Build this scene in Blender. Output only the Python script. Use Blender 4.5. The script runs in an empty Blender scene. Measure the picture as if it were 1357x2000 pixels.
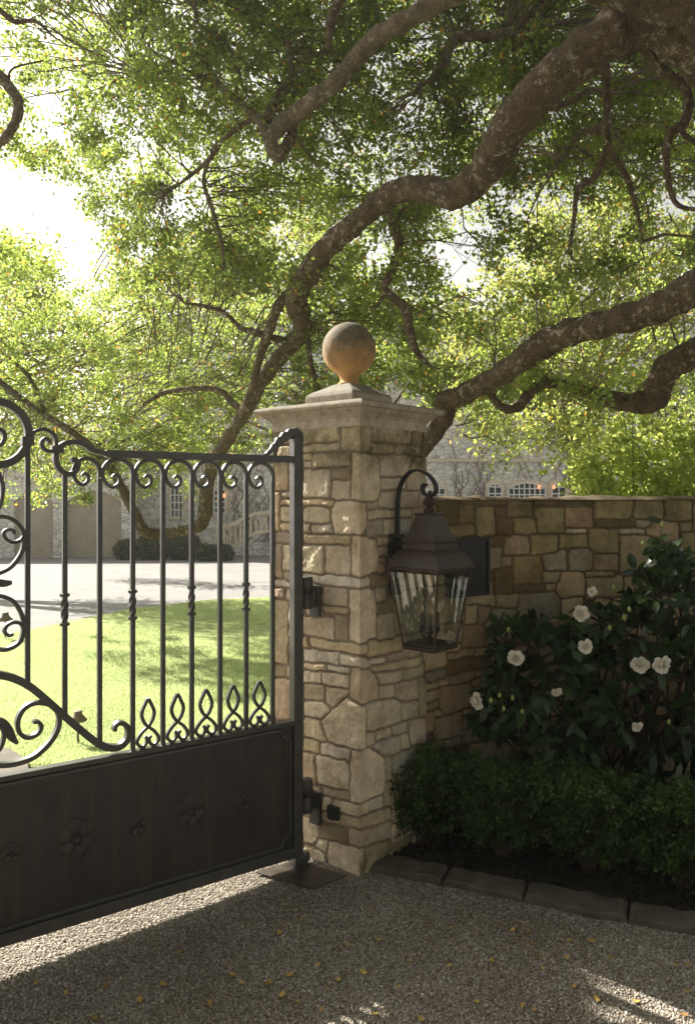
import bpy, math, random
import numpy as np
from mathutils import Vector, Matrix
R = math.radians
sc = bpy.context.scene
COL = sc.collection
rng = np.random.default_rng(7)
random.seed(7)

# ------------------------------------------------------------------ camera
F = 1530.0; CX = 678.5; HY = 965.0; EYE = 1.6       # photo pixels (1357 x 2000)
cam_d = bpy.data.cameras.new('camera'); cam = bpy.data.objects.new('camera', cam_d); COL.objects.link(cam)
cam.location = (0, 0, EYE); cam.rotation_euler = (R(90), 0, 0)
cam_d.sensor_fit = 'VERTICAL'; cam_d.sensor_height = 36; cam_d.lens = F / 2000 * 36
cam_d.shift_y = -(1000 - HY) / 2000
cam_d.clip_start = 0.05; cam_d.clip_end = 2000
sc.camera = cam
# ------------------------------------------------------------------ world + sun
SUN_EL = 34.0; SUN_AZ = 49.5                         # degrees left of the view direction
w = bpy.data.worlds.new('World'); sc.world = w; w.use_nodes = True
nt = w.node_tree; nt.nodes.clear()
sky = nt.nodes.new('ShaderNodeTexSky'); sky.sky_type = 'NISHITA'; sky.sun_disc = False
sky.sun_elevation = R(SUN_EL); sky.sun_rotation = R(-SUN_AZ); sky.dust_density = 3.0; sky.ozone_density = 0.7
bg = nt.nodes.new('ShaderNodeBackground'); bg.inputs[1].default_value = 0.082
ow = nt.nodes.new('ShaderNodeOutputWorld'); bw_ = nt.nodes.new('ShaderNodeRGBToBW'); nt.links.new(sky.outputs[0], bw_.inputs[0])
wm_ = nt.nodes.new('ShaderNodeMix'); wm_.data_type = 'RGBA'; wm_.blend_type = 'MULTIPLY'; wm_.inputs[0].default_value = 1.0
nt.links.new(bw_.outputs[0], wm_.inputs[6]); wm_.inputs[7].default_value = (1.0, 0.985, 0.91, 1)      # thin bright cloud: little blue left
hz_ = nt.nodes.new('ShaderNodeMix'); hz_.data_type = 'RGBA'; hz_.inputs[0].default_value = 0.9
nt.links.new(sky.outputs[0], hz_.inputs[6]); nt.links.new(wm_.outputs[2], hz_.inputs[7]); nt.links.new(hz_.outputs[2], bg.inputs[0]); nt.links.new(bg.outputs[0], ow.inputs[0])
sd = bpy.data.lights.new('sun', 'SUN'); sd.energy = 5.0; sd.angle = R(0.5); sd.color = (1.0, 0.94, 0.84)
sun = bpy.data.objects.new('sun', sd); COL.objects.link(sun)
sdir = Vector((-math.sin(R(SUN_AZ)) * math.cos(R(SUN_EL)), math.cos(R(SUN_AZ)) * math.cos(R(SUN_EL)), math.sin(R(SUN_EL))))
sun.rotation_euler = sdir.to_track_quat('Z', 'Y').to_euler(); sun.location = (-20, 20, 30)
sc.view_settings.view_transform = 'Standard'; sc.view_settings.look = 'None'
sc.view_settings.exposure = 1.6; sc.view_settings.gamma = 1.0
sc.cycles.max_bounces = 10; sc.cycles.diffuse_bounces = 5; sc.cycles.transparent_max_bounces = 16
sc.cycles.caustics_reflective = False; sc.cycles.caustics_refractive = False

# ------------------------------------------------------------------ helpers
def P(px, py, d):
    return Vector(((px - CX) / F * d, d, EYE - (py - HY) / F * d))
def gz(y):
    y = np.asarray(y, dtype=float)
    return -0.029 * np.clip(y - 4.0, 0, 60)
def dip(x, y):
    return -0.034 * np.clip(-0.25 - np.asarray(x, dtype=float), 0, 1.6)
def ground_at(px, py):
    k = (py - HY) / F
    d = EYE / k
    if d > 4: d = (EYE - 0.116) / (k - 0.029)
    return Vector(((px - CX) / F * d, d, float(gz(d))))
def tag(o, label=None, cat=None, group=None, kind=None):
    if label: o['label'] = label
    if cat: o['category'] = cat
    if group: o['group'] = group
    if kind: o['kind'] = kind
    return o
def empty(name, loc=(0, 0, 0)):
    o = bpy.data.objects.new(name, None); COL.objects.link(o); o.location = loc; o.empty_display_size = 0.1
    return o
def thing(name, label, cat, loc=(0, 0, 0), group=None):
    return tag(empty(name, loc), label, cat, group)
class MB:
    """collects geometry in world space, builds one mesh object"""
    def __init__(s): s.v = []; s.f = []
    def add(s, vs, fs):
        b = len(s.v); s.v.extend([tuple(v) for v in vs]); s.f.extend([tuple(b + i for i in f) for f in fs])
    def box(s, o, ax, ay, az, hx, hy, hz):
        """centre o, unit axes, half sizes"""
        o = Vector(o); ax = Vector(ax) * hx; ay = Vector(ay) * hy; az = Vector(az) * hz
        vs = [o + i * ax + j * ay + k * az for k in (-1, 1) for j in (-1, 1) for i in (-1, 1)]
        s.add(vs, [(0, 2, 3, 1), (4, 5, 7, 6), (0, 1, 5, 4), (2, 6, 7, 3), (0, 4, 6, 2), (1, 3, 7, 5)])
    def prism(s, poly, up):
        up = Vector(up); n = len(poly)
        vs = [Vector(p) for p in poly] + [Vector(p) + up for p in poly]
        s.add(vs, [tuple(range(n))[::-1], tuple(range(n, 2 * n))] + [(i, (i + 1) % n, n + (i + 1) % n, n + i) for i in range(n)])
    def tube(s, pts, rad, n=8, cap=True):
        pts = [Vector(p) for p in pts]
        if not hasattr(rad, '__len__'): rad = [rad] * len(pts)
        rings = []; prev = None
        for i, p in enumerate(pts):
            t = (pts[min(i + 1, len(pts) - 1)] - pts[max(i - 1, 0)])
            if t.length < 1e-9: t = Vector((0, 0, 1))
            t.normalize()
            if prev is None: a = t.orthogonal().normalized()
            else:
                a = prev - t * prev.dot(t)
                a = a.normalized() if a.length > 1e-6 else t.orthogonal().normalized()
            prev = a; b = t.cross(a)
            rings.append([p + (a * math.cos(2 * math.pi * k / n) + b * math.sin(2 * math.pi * k / n)) * rad[i] for k in range(n)])
        vs = [q for r in rings for q in r]; fs = []
        for i in range(len(rings) - 1):
            for k in range(n):
                fs.append((i * n + k, i * n + (k + 1) % n, (i + 1) * n + (k + 1) % n, (i + 1) * n + k))
        if cap:
            fs.append(tuple(range(n))[::-1]); fs.append(tuple(range((len(rings) - 1) * n, len(rings) * n)))
        s.add(vs, fs)
    def sweep(s, pts, nrm, w, t, cap=True):
        """rectangular bar along a curve lying in the plane with normal nrm; w in plane, t along nrm; each a number or list"""
        pts = [Vector(p) for p in pts]; nrm = Vector(nrm); m = len(pts)
        if not hasattr(w, '__len__'): w = [w] * m
        if not hasattr(t, '__len__'): t = [t] * m
        vs = []
        for i, p in enumerate(pts):
            d = pts[min(i + 1, m - 1)] - pts[max(i - 1, 0)]; d.normalize()
            a = nrm.cross(d).normalized()
            for sx, sy in ((-1, -1), (1, -1), (1, 1), (-1, 1)): vs.append(p + a * sx * w[i] / 2 + nrm * sy * t[i] / 2)
        fs = []
        for i in range(m - 1):
            for k in range(4): fs.append((i * 4 + k, i * 4 + (k + 1) % 4, i * 4 + 4 + (k + 1) % 4, i * 4 + 4 + k))
        if cap: fs.append((3, 2, 1, 0)); fs.append((4 * m - 4, 4 * m - 3, 4 * m - 2, 4 * m - 1))
        s.add(vs, fs)
    def lathe(s, c, prof, n=24, ax=(1, 0, 0), ay=(0, 1, 0), az=(0, 0, 1)):
        c = Vector(c); ax = Vector(ax); ay = Vector(ay); az = Vector(az); vs = []
        for r, z in prof:
            for k in range(n):
                a = 2 * math.pi * k / n
                vs.append(c + ax * r * math.cos(a) + ay * r * math.sin(a) + az * z)
        fs = []
        for i in range(len(prof) - 1):
            for k in range(n): fs.append((i * n + k, i * n + (k + 1) % n, (i + 1) * n + (k + 1) % n, (i + 1) * n + k))
        fs.append(tuple(range(n))[::-1]); fs.append(tuple(range((len(prof) - 1) * n, len(prof) * n)))
        s.add(vs, fs)
    def build(s, name, mat, parent=None, smooth=False, bevel=0, loc=None):
        me = bpy.data.meshes.new(name)
        org = Vector(loc) if loc is not None else (Vector(parent_world(parent)) if parent else Vector((0, 0, 0)))
        me.from_pydata([tuple(Vector(v) - org) for v in s.v], [], s.f); me.update()
        o = bpy.data.objects.new(name, me); COL.objects.link(o)
        if mat: me.materials.append(mat)
        if parent: o.parent = parent
        elif loc is not None: o.location = org
        if smooth:
            me.polygons.foreach_set('use_smooth', [True] * len(me.polygons))
        if bevel:
            b = o.modifiers.new('bevel', 'BEVEL'); b.width = bevel; b.segments = 2; b.limit_method = 'ANGLE'; b.angle_limit = R(35)
        return o
def parent_world(o):
    p = Vector((0, 0, 0))
    while o is not None:
        p = p + o.location; o = o.parent
    return p
def npmesh(name, V, Fc, mat, parent=None, smooth=True, attrs=None, loc=None):
    """V (n,3) world, Fc (m,k) int"""
    me = bpy.data.meshes.new(name)
    org = np.array(loc if loc is not None else (parent_world(parent) if parent else (0, 0, 0)), dtype=float)
    V = (V - org).astype(np.float32); m, k = Fc.shape
    me.vertices.add(len(V)); me.vertices.foreach_set('co', V.ravel())
    me.loops.add(m * k); me.loops.foreach_set('vertex_index', Fc.astype(np.int32).ravel())
    me.polygons.add(m); me.polygons.foreach_set('loop_start', np.arange(0, m * k, k, dtype=np.int32))
    if smooth: me.polygons.foreach_set('use_smooth', np.ones(m, dtype=bool))
    me.update(calc_edges=True)
    for an, (typ, data) in (attrs or {}).items():
        a = me.attributes.new(an, typ, 'POINT')
        a.data.foreach_set('color' if typ == 'FLOAT_COLOR' else 'value', data.astype(np.float32).ravel())
    o = bpy.data.objects.new(name, me); COL.objects.link(o); me.materials.append(mat)
    if parent: o.parent = parent
    elif loc is not None: o.location = loc
    return o
def catmull(pts, n=6, closed=False):
    pts = [tuple(p) for p in pts]; out = []; L = len(pts)
    for i in range(L - (0 if closed else 1)):
        if closed: a, b, c, d = [np.array(pts[(i + k) % L], dtype=float) for k in (-1, 0, 1, 2)]
        else:
            b = np.array(pts[i], float); c = np.array(pts[i + 1], float)
            a = np.array(pts[i - 1], float) if i > 0 else 2 * b - c
            d = np.array(pts[i + 2], float) if i + 2 < L else 2 * c - b
        for k in range(n):
            t = k / n
            out.append(0.5 * ((2 * b) + (c - a) * t + (2 * a - 5 * b + 4 * c - d) * t * t + (3 * b - a - 3 * c + d) * t ** 3))
    if not closed: out.append(np.array(pts[-1], float))
    return out
_lat = {}
def noise2(x, y, freq, seed=0):
    """smooth value noise in about -1..1"""
    if seed not in _lat: _lat[seed] = np.random.default_rng(1000 + seed).uniform(-1, 1, (256, 256))
    L = _lat[seed]; x = x * freq + 500; y = y * freq + 500
    xi = np.floor(x).astype(int); yi = np.floor(y).astype(int); fx = x - xi; fy = y - yi
    fx = fx * fx * (3 - 2 * fx); fy = fy * fy * (3 - 2 * fy)
    g = lambda a, b: L[a % 256, b % 256]
    return (g(xi, yi) * (1 - fx) + g(xi + 1, yi) * fx) * (1 - fy) + (g(xi, yi + 1) * (1 - fx) + g(xi + 1, yi + 1) * fx) * fy

# ------------------------------------------------------------------ materials
def mat_new(name):
    m = bpy.data.materials.new(name); m.use_nodes = True; nt = m.node_tree
    for n in list(nt.nodes): nt.nodes.remove(n)
    out = nt.nodes.new('ShaderNodeOutputMaterial'); b = nt.nodes.new('ShaderNodeBsdfPrincipled')
    nt.links.new(b.outputs[0], out.inputs[0]); return m, nt, b, out
def N(nt, t, **kw):
    n = nt.nodes.new(t)
    for k, v in kw.items():
        if k.startswith('i_'):
            key = k[2:]; key = int(key) if key.isdigit() else key.replace('_', ' ')
            n.inputs[key].default_value = v
        else: setattr(n, k, v)
    return n
def ramp(nt, fac, stops):
    r = nt.nodes.new('ShaderNodeValToRGB'); e = r.color_ramp.elements
    while len(e) < len(stops): e.new(0.5)
    for i, (p, c) in enumerate(stops):
        e[i].position = p; e[i].color = (*c, 1) if len(c) == 3 else c
    nt.links.new(fac, r.inputs[0]); return r.outputs[0]
def mix(nt, fac, a, b, mode='MIX'):
    m = nt.nodes.new('ShaderNodeMix'); m.data_type = 'RGBA'; m.blend_type = mode
    def put(s, v):
        if isinstance(v, (tuple, list)): s.default_value = (*v, 1) if len(v) == 3 else v
        else: nt.links.new(v, s)
    if isinstance(fac, (int, float)): m.inputs[0].default_value = fac
    else: nt.links.new(fac, m.inputs[0])
    put(m.inputs[6], a); put(m.inputs[7], b); return m.outputs[2]
def noise(nt, scale, detail=4, rough=0.55, vec=None, dist=0.0):
    n = N(nt, 'ShaderNodeTexNoise'); n.inputs['Scale'].default_value = scale; n.inputs['Detail'].default_value = detail
    n.inputs['Roughness'].default_value = rough; n.inputs['Distortion'].default_value = dist
    if vec is not None: nt.links.new(vec, n.inputs['Vector'])
    return n.outputs[0]
def geo(nt): return nt.nodes.new('ShaderNodeNewGeometry').outputs['Position']
def bump(nt, b, h, dist, strength=1.0, prev=None):
    n = nt.nodes.new('ShaderNodeBump'); n.inputs['Distance'].default_value = dist; n.inputs['Strength'].default_value = strength
    nt.links.new(h, n.inputs['Height'])
    if prev: nt.links.new(prev, n.inputs['Normal'])
    nt.links.new(n.outputs[0], b.inputs['Normal']); return n.outputs[0]
def scaled(nt, vec, s):
    m = nt.nodes.new('ShaderNodeMapping'); m.inputs['Scale'].default_value = s; nt.links.new(vec, m.inputs[0]); return m.outputs[0]
def simple(name, col, rough=0.7, metal=0.0, var=0.25, sc_=12, bumpd=0.001, bs=80):
    m, nt, b, o = mat_new(name); g = geo(nt)
    c = ramp(nt, noise(nt, sc_, 5, 0.6, g), [(0.3, tuple(x * (1 - var) for x in col)), (0.7, tuple(min(1, x * (1 + var)) for x in col))])
    nt.links.new(c, b.inputs['Base Color']); b.inputs['Roughness'].default_value = rough; b.inputs['Metallic'].default_value = metal
    if bumpd: bump(nt, b, noise(nt, bs, 4, 0.6, g), bumpd)
    return m
def stone_mat(name, algae_top, top_col=(0.05, 0.05, 0.02)):
    m, nt, b, o = mat_new(name); g = geo(nt)
    a = N(nt, 'ShaderNodeAttribute', attribute_name='col')
    c = a.outputs['Color']
    n1 = ramp(nt, noise(nt, 9, 6, 0.65, g, 0.4), [(0.3, (0.68, 0.64, 0.57)), (0.5, (1, 1, 1)), (0.72, (1.22, 1.16, 1.05))])
    c = mix(nt, 1.0, c, n1, 'MULTIPLY')
    n2 = ramp(nt, noise(nt, 60, 6, 0.8, g), [(0.32, (0.62, 0.57, 0.50)), (0.45, (0.95, 0.94, 0.92)), (0.62, (1.1, 1.1, 1.1))])
    c = mix(nt, 0.8, c, n2, 'MULTIPLY')
    # streaky vertical weathering
    st = ramp(nt, noise(nt, 14, 4, 0.6, scaled(nt, g, (1, 1, 0.15))), [(0.45, (0, 0, 0)), (0.7, (1, 1, 1))])
    c = mix(nt, N_math(nt, 'MULTIPLY', st, 0.22), c, (0.16, 0.10, 0.05))
    # algae: attribute 'alg' times noise
    al = N(nt, 'ShaderNodeAttribute', attribute_name='alg')
    an = ramp(nt, noise(nt, 7, 6, 0.7, g), [(0.42, (0, 0, 0)), (0.62, (1, 1, 1))])
    f = N_math(nt, 'MULTIPLY', al.outputs['Fac'], an)
    c = mix(nt, f, c, (0.085, 0.075, 0.022))
    nt.links.new(c, b.inputs['Base Color']); b.inputs['Roughness'].default_value = 0.85
    b.inputs['Specular IOR Level'].default_value = 0.25
    p = bump(nt, b, noise(nt, 32, 7, 0.75, g), 0.008)
    bump(nt, b, noise(nt, 170, 4, 0.7, g), 0.002, 1.0, p)
    return m
def N_math(nt, op, a, b=None):
    m = nt.nodes.new('ShaderNodeMath'); m.operation = op
    for i, v in enumerate((a, b)):
        if v is None: continue
        if isinstance(v, (int, float)): m.inputs[i].default_value = v
        else: nt.links.new(v, m.inputs[i])
    return m.outputs[0]
def leaf_mat(name, dark, light, trans, warm=None, rough=0.45, tmix=0.45, spec=0.4, attr='tone'):
    m = bpy.data.materials.new(name); m.use_nodes = True; nt = m.node_tree
    for n in list(nt.nodes): nt.nodes.remove(n)
    out = nt.nodes.new('ShaderNodeOutputMaterial'); b = nt.nodes.new('ShaderNodeBsdfPrincipled')
    at = N(nt, 'ShaderNodeAttribute', attribute_name=attr)
    warm = warm or light
    c = ramp(nt, at.outputs['Fac'], [(0.0, dark), (0.6, light), (0.93, light), (0.97, warm)])
    tc = ramp(nt, at.outputs['Fac'], [(0.0, tuple(x * 0.6 for x in trans)), (0.6, trans), (0.93, trans), (0.97, tuple(min(1, x * 2.2) for x in warm))])
    nt.links.new(c, b.inputs['Base Color']); b.inputs['Roughness'].default_value = rough; b.inputs['Specular IOR Level'].default_value = spec
    t = nt.nodes.new('ShaderNodeBsdfTranslucent'); nt.links.new(tc, t.inputs[0])
    mx = nt.nodes.new('ShaderNodeMixShader'); mx.inputs[0].default_value = tmix
    nt.links.new(b.outputs[0], mx.inputs[1]); nt.links.new(t.outputs[0], mx.inputs[2]); nt.links.new(mx.outputs[0], out.inputs[0])
    return m
M = {}
M['pillar'] = stone_mat('pillar_stone', 1)
M['iron'] = simple('painted_iron', (0.048, 0.045, 0.038), 0.42, 0.0, 0.35, 14, 0.0006, 60)
M['iron'].node_tree.nodes['Principled BSDF'].inputs['Specular IOR Level'].default_value = 0.6
def panel_mat():
    m, nt, b, o = mat_new('gate_panel_paint'); g = geo(nt)
    c = ramp(nt, noise(nt, 5, 6, 0.7, scaled(nt, g, (1, 1, 0.35))), [(0.3, (0.020, 0.017, 0.013)), (0.7, (0.040, 0.033, 0.025))])
    sp = ramp(nt, noise(nt, 130, 2, 0.5, g), [(0.72, (0, 0, 0)), (0.78, (1, 1, 1))])
    c = mix(nt, N_math(nt, 'MULTIPLY', sp, 0.35), c, (0.10, 0.08, 0.05))
    d = ramp(nt, noise(nt, 3.0, 5, 0.7, g), [(0.55, (0, 0, 0)), (0.75, (1, 1, 1))])
    c = mix(nt, N_math(nt, 'MULTIPLY', d, 0.5), c, (0.07, 0.052, 0.033))
    sk = ramp(nt, noise(nt, 26, 4, 0.6, scaled(nt, g, (1, 1, 0.06))), [(0.52, (0, 0, 0)), (0.7, (1, 1, 1))]); c = mix(nt, N_math(nt, 'MULTIPLY', sk, 0.45), c, (0.085, 0.062, 0.038))
    nt.links.new(c, b.inputs['Base Color']); b.inputs['Roughness'].default_value = 0.5
    nt.links.new(ramp(nt, noise(nt, 8, 5, 0.7, g), [(0.3, (0.38,) * 3), (0.7, (0.68,) * 3)]), b.inputs['Roughness'])
    bump(nt, b, noise(nt, 6, 3, 0.5, g), 0.006)
    return m
M['panel'] = panel_mat()
M['bronze'] = simple('lantern_bronze', (0.042, 0.028, 0.016), 0.48, 0.2, 0.3, 20, 0.0004, 90)
M['bronze_dark'] = simple('dark_bronze', (0.012, 0.011, 0.009), 0.6, 0.0, 0.3, 20, 0.0004, 90)
M['black'] = simple('black_plastic', (0.010, 0.010, 0.010), 0.5, 0, 0.2, 20, 0)
M['cap'] = None
def cap_mat():
    m, nt, b, o = mat_new('cast_stone_cap'); g = geo(nt)
    c = ramp(nt, noise(nt, 8, 7, 0.7, g), [(0.3, (0.30, 0.25, 0.18)), (0.6, (0.50, 0.43, 0.32))])
    lk = ramp(nt, noise(nt, 22, 6, 0.75, g), [(0.5, (0, 0, 0)), (0.66, (1, 1, 1))])
    c = mix(nt, N_math(nt, 'MULTIPLY', lk, 0.6), c, (0.13, 0.085, 0.045))
    # lichen grows on the upward faces
    nz = N(nt, 'ShaderNodeSeparateXYZ'); nt.links.new(nt.nodes.new('ShaderNodeNewGeometry').outputs['Normal'], nz.inputs[0])
    up = ramp(nt, nz.outputs[2], [(0.25, (0, 0, 0)), (0.6, (1, 1, 1))])
    c = mix(nt, N_math(nt, 'MULTIPLY', up, 0.75), c, (0.13, 0.125, 0.10))
    nt.links.new(c, b.inputs['Base Color']); b.inputs['Roughness'].default_value = 0.9
    bump(nt, b, noise(nt, 60, 6, 0.75, g), 0.004); return m
M['cap'] = cap_mat()
def ball_mat():
    m, nt, b, o = mat_new('weathered_ball_painted_glow'); g = geo(nt)
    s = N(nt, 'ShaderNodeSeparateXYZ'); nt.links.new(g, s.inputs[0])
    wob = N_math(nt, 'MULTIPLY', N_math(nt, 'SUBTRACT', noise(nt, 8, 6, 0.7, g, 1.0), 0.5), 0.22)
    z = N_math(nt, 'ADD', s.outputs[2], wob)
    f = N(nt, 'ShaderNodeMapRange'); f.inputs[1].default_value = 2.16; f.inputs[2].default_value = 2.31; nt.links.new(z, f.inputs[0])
    glow_och = ramp(nt, noise(nt, 16, 6, 0.7, g), [(0.3, (0.36, 0.19, 0.06)), (0.65, (0.55, 0.32, 0.12))])  # light bounced up from the cap, put into the ochre lower half
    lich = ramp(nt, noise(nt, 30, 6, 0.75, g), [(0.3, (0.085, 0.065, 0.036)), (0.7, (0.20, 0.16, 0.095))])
    c = mix(nt, f.outputs[0], glow_och, lich)
    stn = ramp(nt, noise(nt, 12, 4, 0.6, scaled(nt, g, (1, 1, 0.3)), 1.0), [(0.55, (0, 0, 0)), (0.68, (1, 1, 1))])
    c = mix(nt, N_math(nt, 'MULTIPLY', stn, 0.45), c, (0.06, 0.045, 0.025))
    nt.links.new(c, b.inputs['Base Color']); b.inputs['Roughness'].default_value = 0.85
    bump(nt, b, noise(nt, 90, 5, 0.7, g), 0.003); return m
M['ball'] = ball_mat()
def gravel_mat(name, tint=1.0, pal=None):
    m, nt, b, o = mat_new(name); g = geo(nt)
    v = N(nt, 'ShaderNodeTexVoronoi'); v.inputs['Scale'].default_value = 140; nt.links.new(g, v.inputs['Vector'])
    hs = N(nt, 'ShaderNodeSeparateColor'); nt.links.new(v.outputs['Color'], hs.inputs[0])
    c = ramp(nt, hs.outputs[0], pal or [(0, (0.13, 0.10, 0.07)), (0.3, (0.24, 0.20, 0.15)), (0.6, (0.32, 0.28, 0.22)), (0.9, (0.43, 0.39, 0.33)), (1, (0.54, 0.50, 0.43))])
    gap = ramp(nt, v.outputs['Distance'], [(0.45, (1, 1, 1)), (0.75, (0.35, 0.3, 0.25))])
    c = mix(nt, 0.7, c, gap, 'MULTIPLY')
    big = ramp(nt, noise(nt, 1.3, 5, 0.6, g), [(0.35, (0.72, 0.68, 0.64)), (0.65, (1.05, 1.05, 1.05))])
    c = mix(nt, 1.0, c, big, 'MULTIPLY')
    nt.links.new(c, b.inputs['Base Color']); b.inputs['Roughness'].default_value = 0.9
    inv = N_math(nt, 'SUBTRACT', 1.0, v.outputs['Distance'])
    bump(nt, b, inv, 0.006); return m
M['gravel'] = gravel_mat('gravel')
M['drive'] = simple('pale_driveway_gravel', (0.22, 0.212, 0.205), 0.95, 0, 0.15, 1.5, 0.01, 40)
def pebble_mat():
    m, nt, b, o = mat_new('pebbles')
    at = N(nt, 'ShaderNodeAttribute', attribute_name='tone'); g = geo(nt)
    c = ramp(nt, at.outputs['Fac'], [(0, (0.16, 0.125, 0.09)), (0.3, (0.29, 0.245, 0.19)), (0.6, (0.38, 0.34, 0.28)), (0.9, (0.50, 0.465, 0.40)), (1, (0.64, 0.61, 0.54))])
    big = ramp(nt, noise(nt, 1.3, 5, 0.6, g), [(0.35, (0.72, 0.68, 0.64)), (0.65, (1.05, 1.05, 1.05))])
    c = mix(nt, 1.0, c, big, 'MULTIPLY')
    nt.links.new(c, b.inputs['Base Color']); b.inputs['Roughness'].default_value = 0.8; return m
M['pebble'] = pebble_mat()
M['soil'] = simple('dark_mulch', (0.022, 0.015, 0.010), 1.0, 0, 0.5, 18, 0.02, 45)
M['kerb'] = simple('grey_kerb_stone', (0.095, 0.08, 0.058), 0.85, 0, 0.4, 9, 0.004, 60)
def lawn_mat():
    m, nt, b, o = mat_new('lawn'); g = geo(nt)
    c = ramp(nt, noise(nt, 3, 5, 0.6, g), [(0.3, (0.27, 0.32, 0.11)), (0.7, (0.35, 0.39, 0.15))])
    f = ramp(nt, noise(nt, 90, 3, 0.6, g), [(0.3, (0.6, 0.6, 0.6)), (0.7, (1.25, 1.25, 1.2))])
    c = mix(nt, 1.0, c, f, 'MULTIPLY'); nt.links.new(c, b.inputs['Base Color']); b.inputs['Roughness'].default_value = 0.9
    bump(nt, b, noise(nt, 70, 3, 0.6, g), 0.02); return m
M['lawn'] = lawn_mat()
def bark_mat(name, c0, c1, lich=(0.62, 0.55, 0.41), lf=0.85, th=0.56):
    m, nt, b, o = mat_new(name); g = geo(nt)
    c = ramp(nt, noise(nt, 12, 7, 0.7, g, 0.6), [(0.3, c0), (0.7, c1)])
    v = N(nt, 'ShaderNodeTexVoronoi'); v.inputs['Scale'].default_value = 75; v.feature = 'DISTANCE_TO_EDGE'; nt.links.new(scaled(nt, g, (1, 1, 0.6)), v.inputs['Vector'])
    c = mix(nt, 0.7, c, ramp(nt, v.outputs['Distance'], [(0.0, (0.30, 0.26, 0.22)), (0.14, (1, 1, 1))]), 'MULTIPLY')
    l = ramp(nt, noise(nt, 24, 4, 0.6, g, 0.2), [(th, (0, 0, 0)), (th + 0.03, (1, 1, 1))]); l = N_math(nt, 'MULTIPLY', l, ramp(nt, noise(nt, 3.5, 2, 0.5, g), [(0.45, (0, 0, 0)), (0.55, (1, 1, 1))]))
    c = mix(nt, N_math(nt, 'MULTIPLY', l, lf), c, lich)
    nt.links.new(c, b.inputs['Base Color']); b.inputs['Roughness'].default_value = 0.95
    p = bump(nt, b, v.outputs['Distance'], 0.06, 0.9); bump(nt, b, noise(nt, 22, 7, 0.75, g), 0.06, 1.0, p)
    return m
M['bark'] = bark_mat('oak_bark', (0.12, 0.086, 0.050), (0.40, 0.30, 0.185), lf=0.85)
M['bark_pale'] = bark_mat('pale_oak_bark', (0.18, 0.14, 0.09), (0.50, 0.40, 0.27), lf=0.7, th=0.55)
M['dark_twig'] = simple('dark_shrub_stem', (0.055, 0.036, 0.022), 0.9, 0, 0.3, 20, 0)
M['twig'] = simple('twig_bark', (0.15, 0.11, 0.08), 0.9, 0, 0.3, 20, 0)
M['oak_leaf'] = leaf_mat('oak_leaf', (0.020, 0.036, 0.008), (0.13, 0.17, 0.038), (0.54, 0.68, 0.13), warm=(0.42, 0.22, 0.04), rough=0.35, spec=0.6, tmix=0.5)
M['far_leaf'] = leaf_mat('pale_tree_leaf', (0.05, 0.07, 0.016), (0.19, 0.205, 0.052), (0.60, 0.66, 0.15), warm=(0.45, 0.27, 0.05), tmix=.5)
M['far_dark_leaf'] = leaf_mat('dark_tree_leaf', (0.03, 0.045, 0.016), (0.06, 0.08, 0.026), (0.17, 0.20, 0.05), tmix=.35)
M['bright_leaf'] = leaf_mat('bright_shrub_leaf', (0.16, 0.22, 0.04), (0.30, 0.38, 0.09), (0.72, 0.80, 0.20), tmix=.5)
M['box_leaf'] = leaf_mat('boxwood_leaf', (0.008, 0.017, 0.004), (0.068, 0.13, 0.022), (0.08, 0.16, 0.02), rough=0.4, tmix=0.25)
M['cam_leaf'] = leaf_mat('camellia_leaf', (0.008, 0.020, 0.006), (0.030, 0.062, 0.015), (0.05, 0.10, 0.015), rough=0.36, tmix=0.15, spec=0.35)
M['grass'] = leaf_mat('grass_blade', (0.24, 0.31, 0.11), (0.40, 0.48, 0.22), (0.66, 0.78, 0.36), rough=0.6)
M['petal'] = leaf_mat('camellia_petal', (0.76, 0.68, 0.52), (0.88, 0.86, 0.76), (0.8, 0.7, 0.6), rough=0.6, tmix=0.3)
M['bud'] = simple('camellia_bud', (0.32, 0.36, 0.10), 0.5, 0, 0.2, 30, 0)
M['yellow_leaf'] = simple('yellow_fallen_leaf', (0.50, 0.33, 0.07), 0.6, 0, 0.35, 6, 0)
M['brown_leaf'] = simple('brown_fallen_leaf', (0.28, 0.16, 0.06), 0.7, 0, 0.35, 6, 0)
def glass_mat(name, base=0.04, tint=(0.93, 0.95, 0.92)):
    m = bpy.data.materials.new(name); m.use_nodes = True; nt = m.node_tree
    for n in list(nt.nodes): nt.nodes.remove(n)
    out = nt.nodes.new('ShaderNodeOutputMaterial')
    tr = N(nt, 'ShaderNodeBsdfTransparent'); tr.inputs[0].default_value = (*tint, 1)
    gl = N(nt, 'ShaderNodeBsdfGlossy'); gl.inputs['Roughness'].default_value = 0.015
    lw = N(nt, 'ShaderNodeLayerWeight'); lw.inputs['Blend'].default_value = 0.5; pw = N_math(nt, 'POWER', lw.outputs['Facing'], 4.0); fr_ = N_math(nt, 'ADD', N_math(nt, 'MULTIPLY', pw, 0.75), 0.26)
    mx = N(nt, 'ShaderNodeMixShader'); nt.links.new(fr_, mx.inputs[0])
    nt.links.new(tr.outputs[0], mx.inputs[1]); nt.links.new(gl.outputs[0], mx.inputs[2])
    nt.links.new(mx.outputs[0], out.inputs[0]); return m
M['glass'] = glass_mat('lantern_glass')
M['candle'] = simple('ivory_candle_sleeve', (0.10, 0.085, 0.06), 0.6, 0, 0.1, 20, 0)

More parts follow.
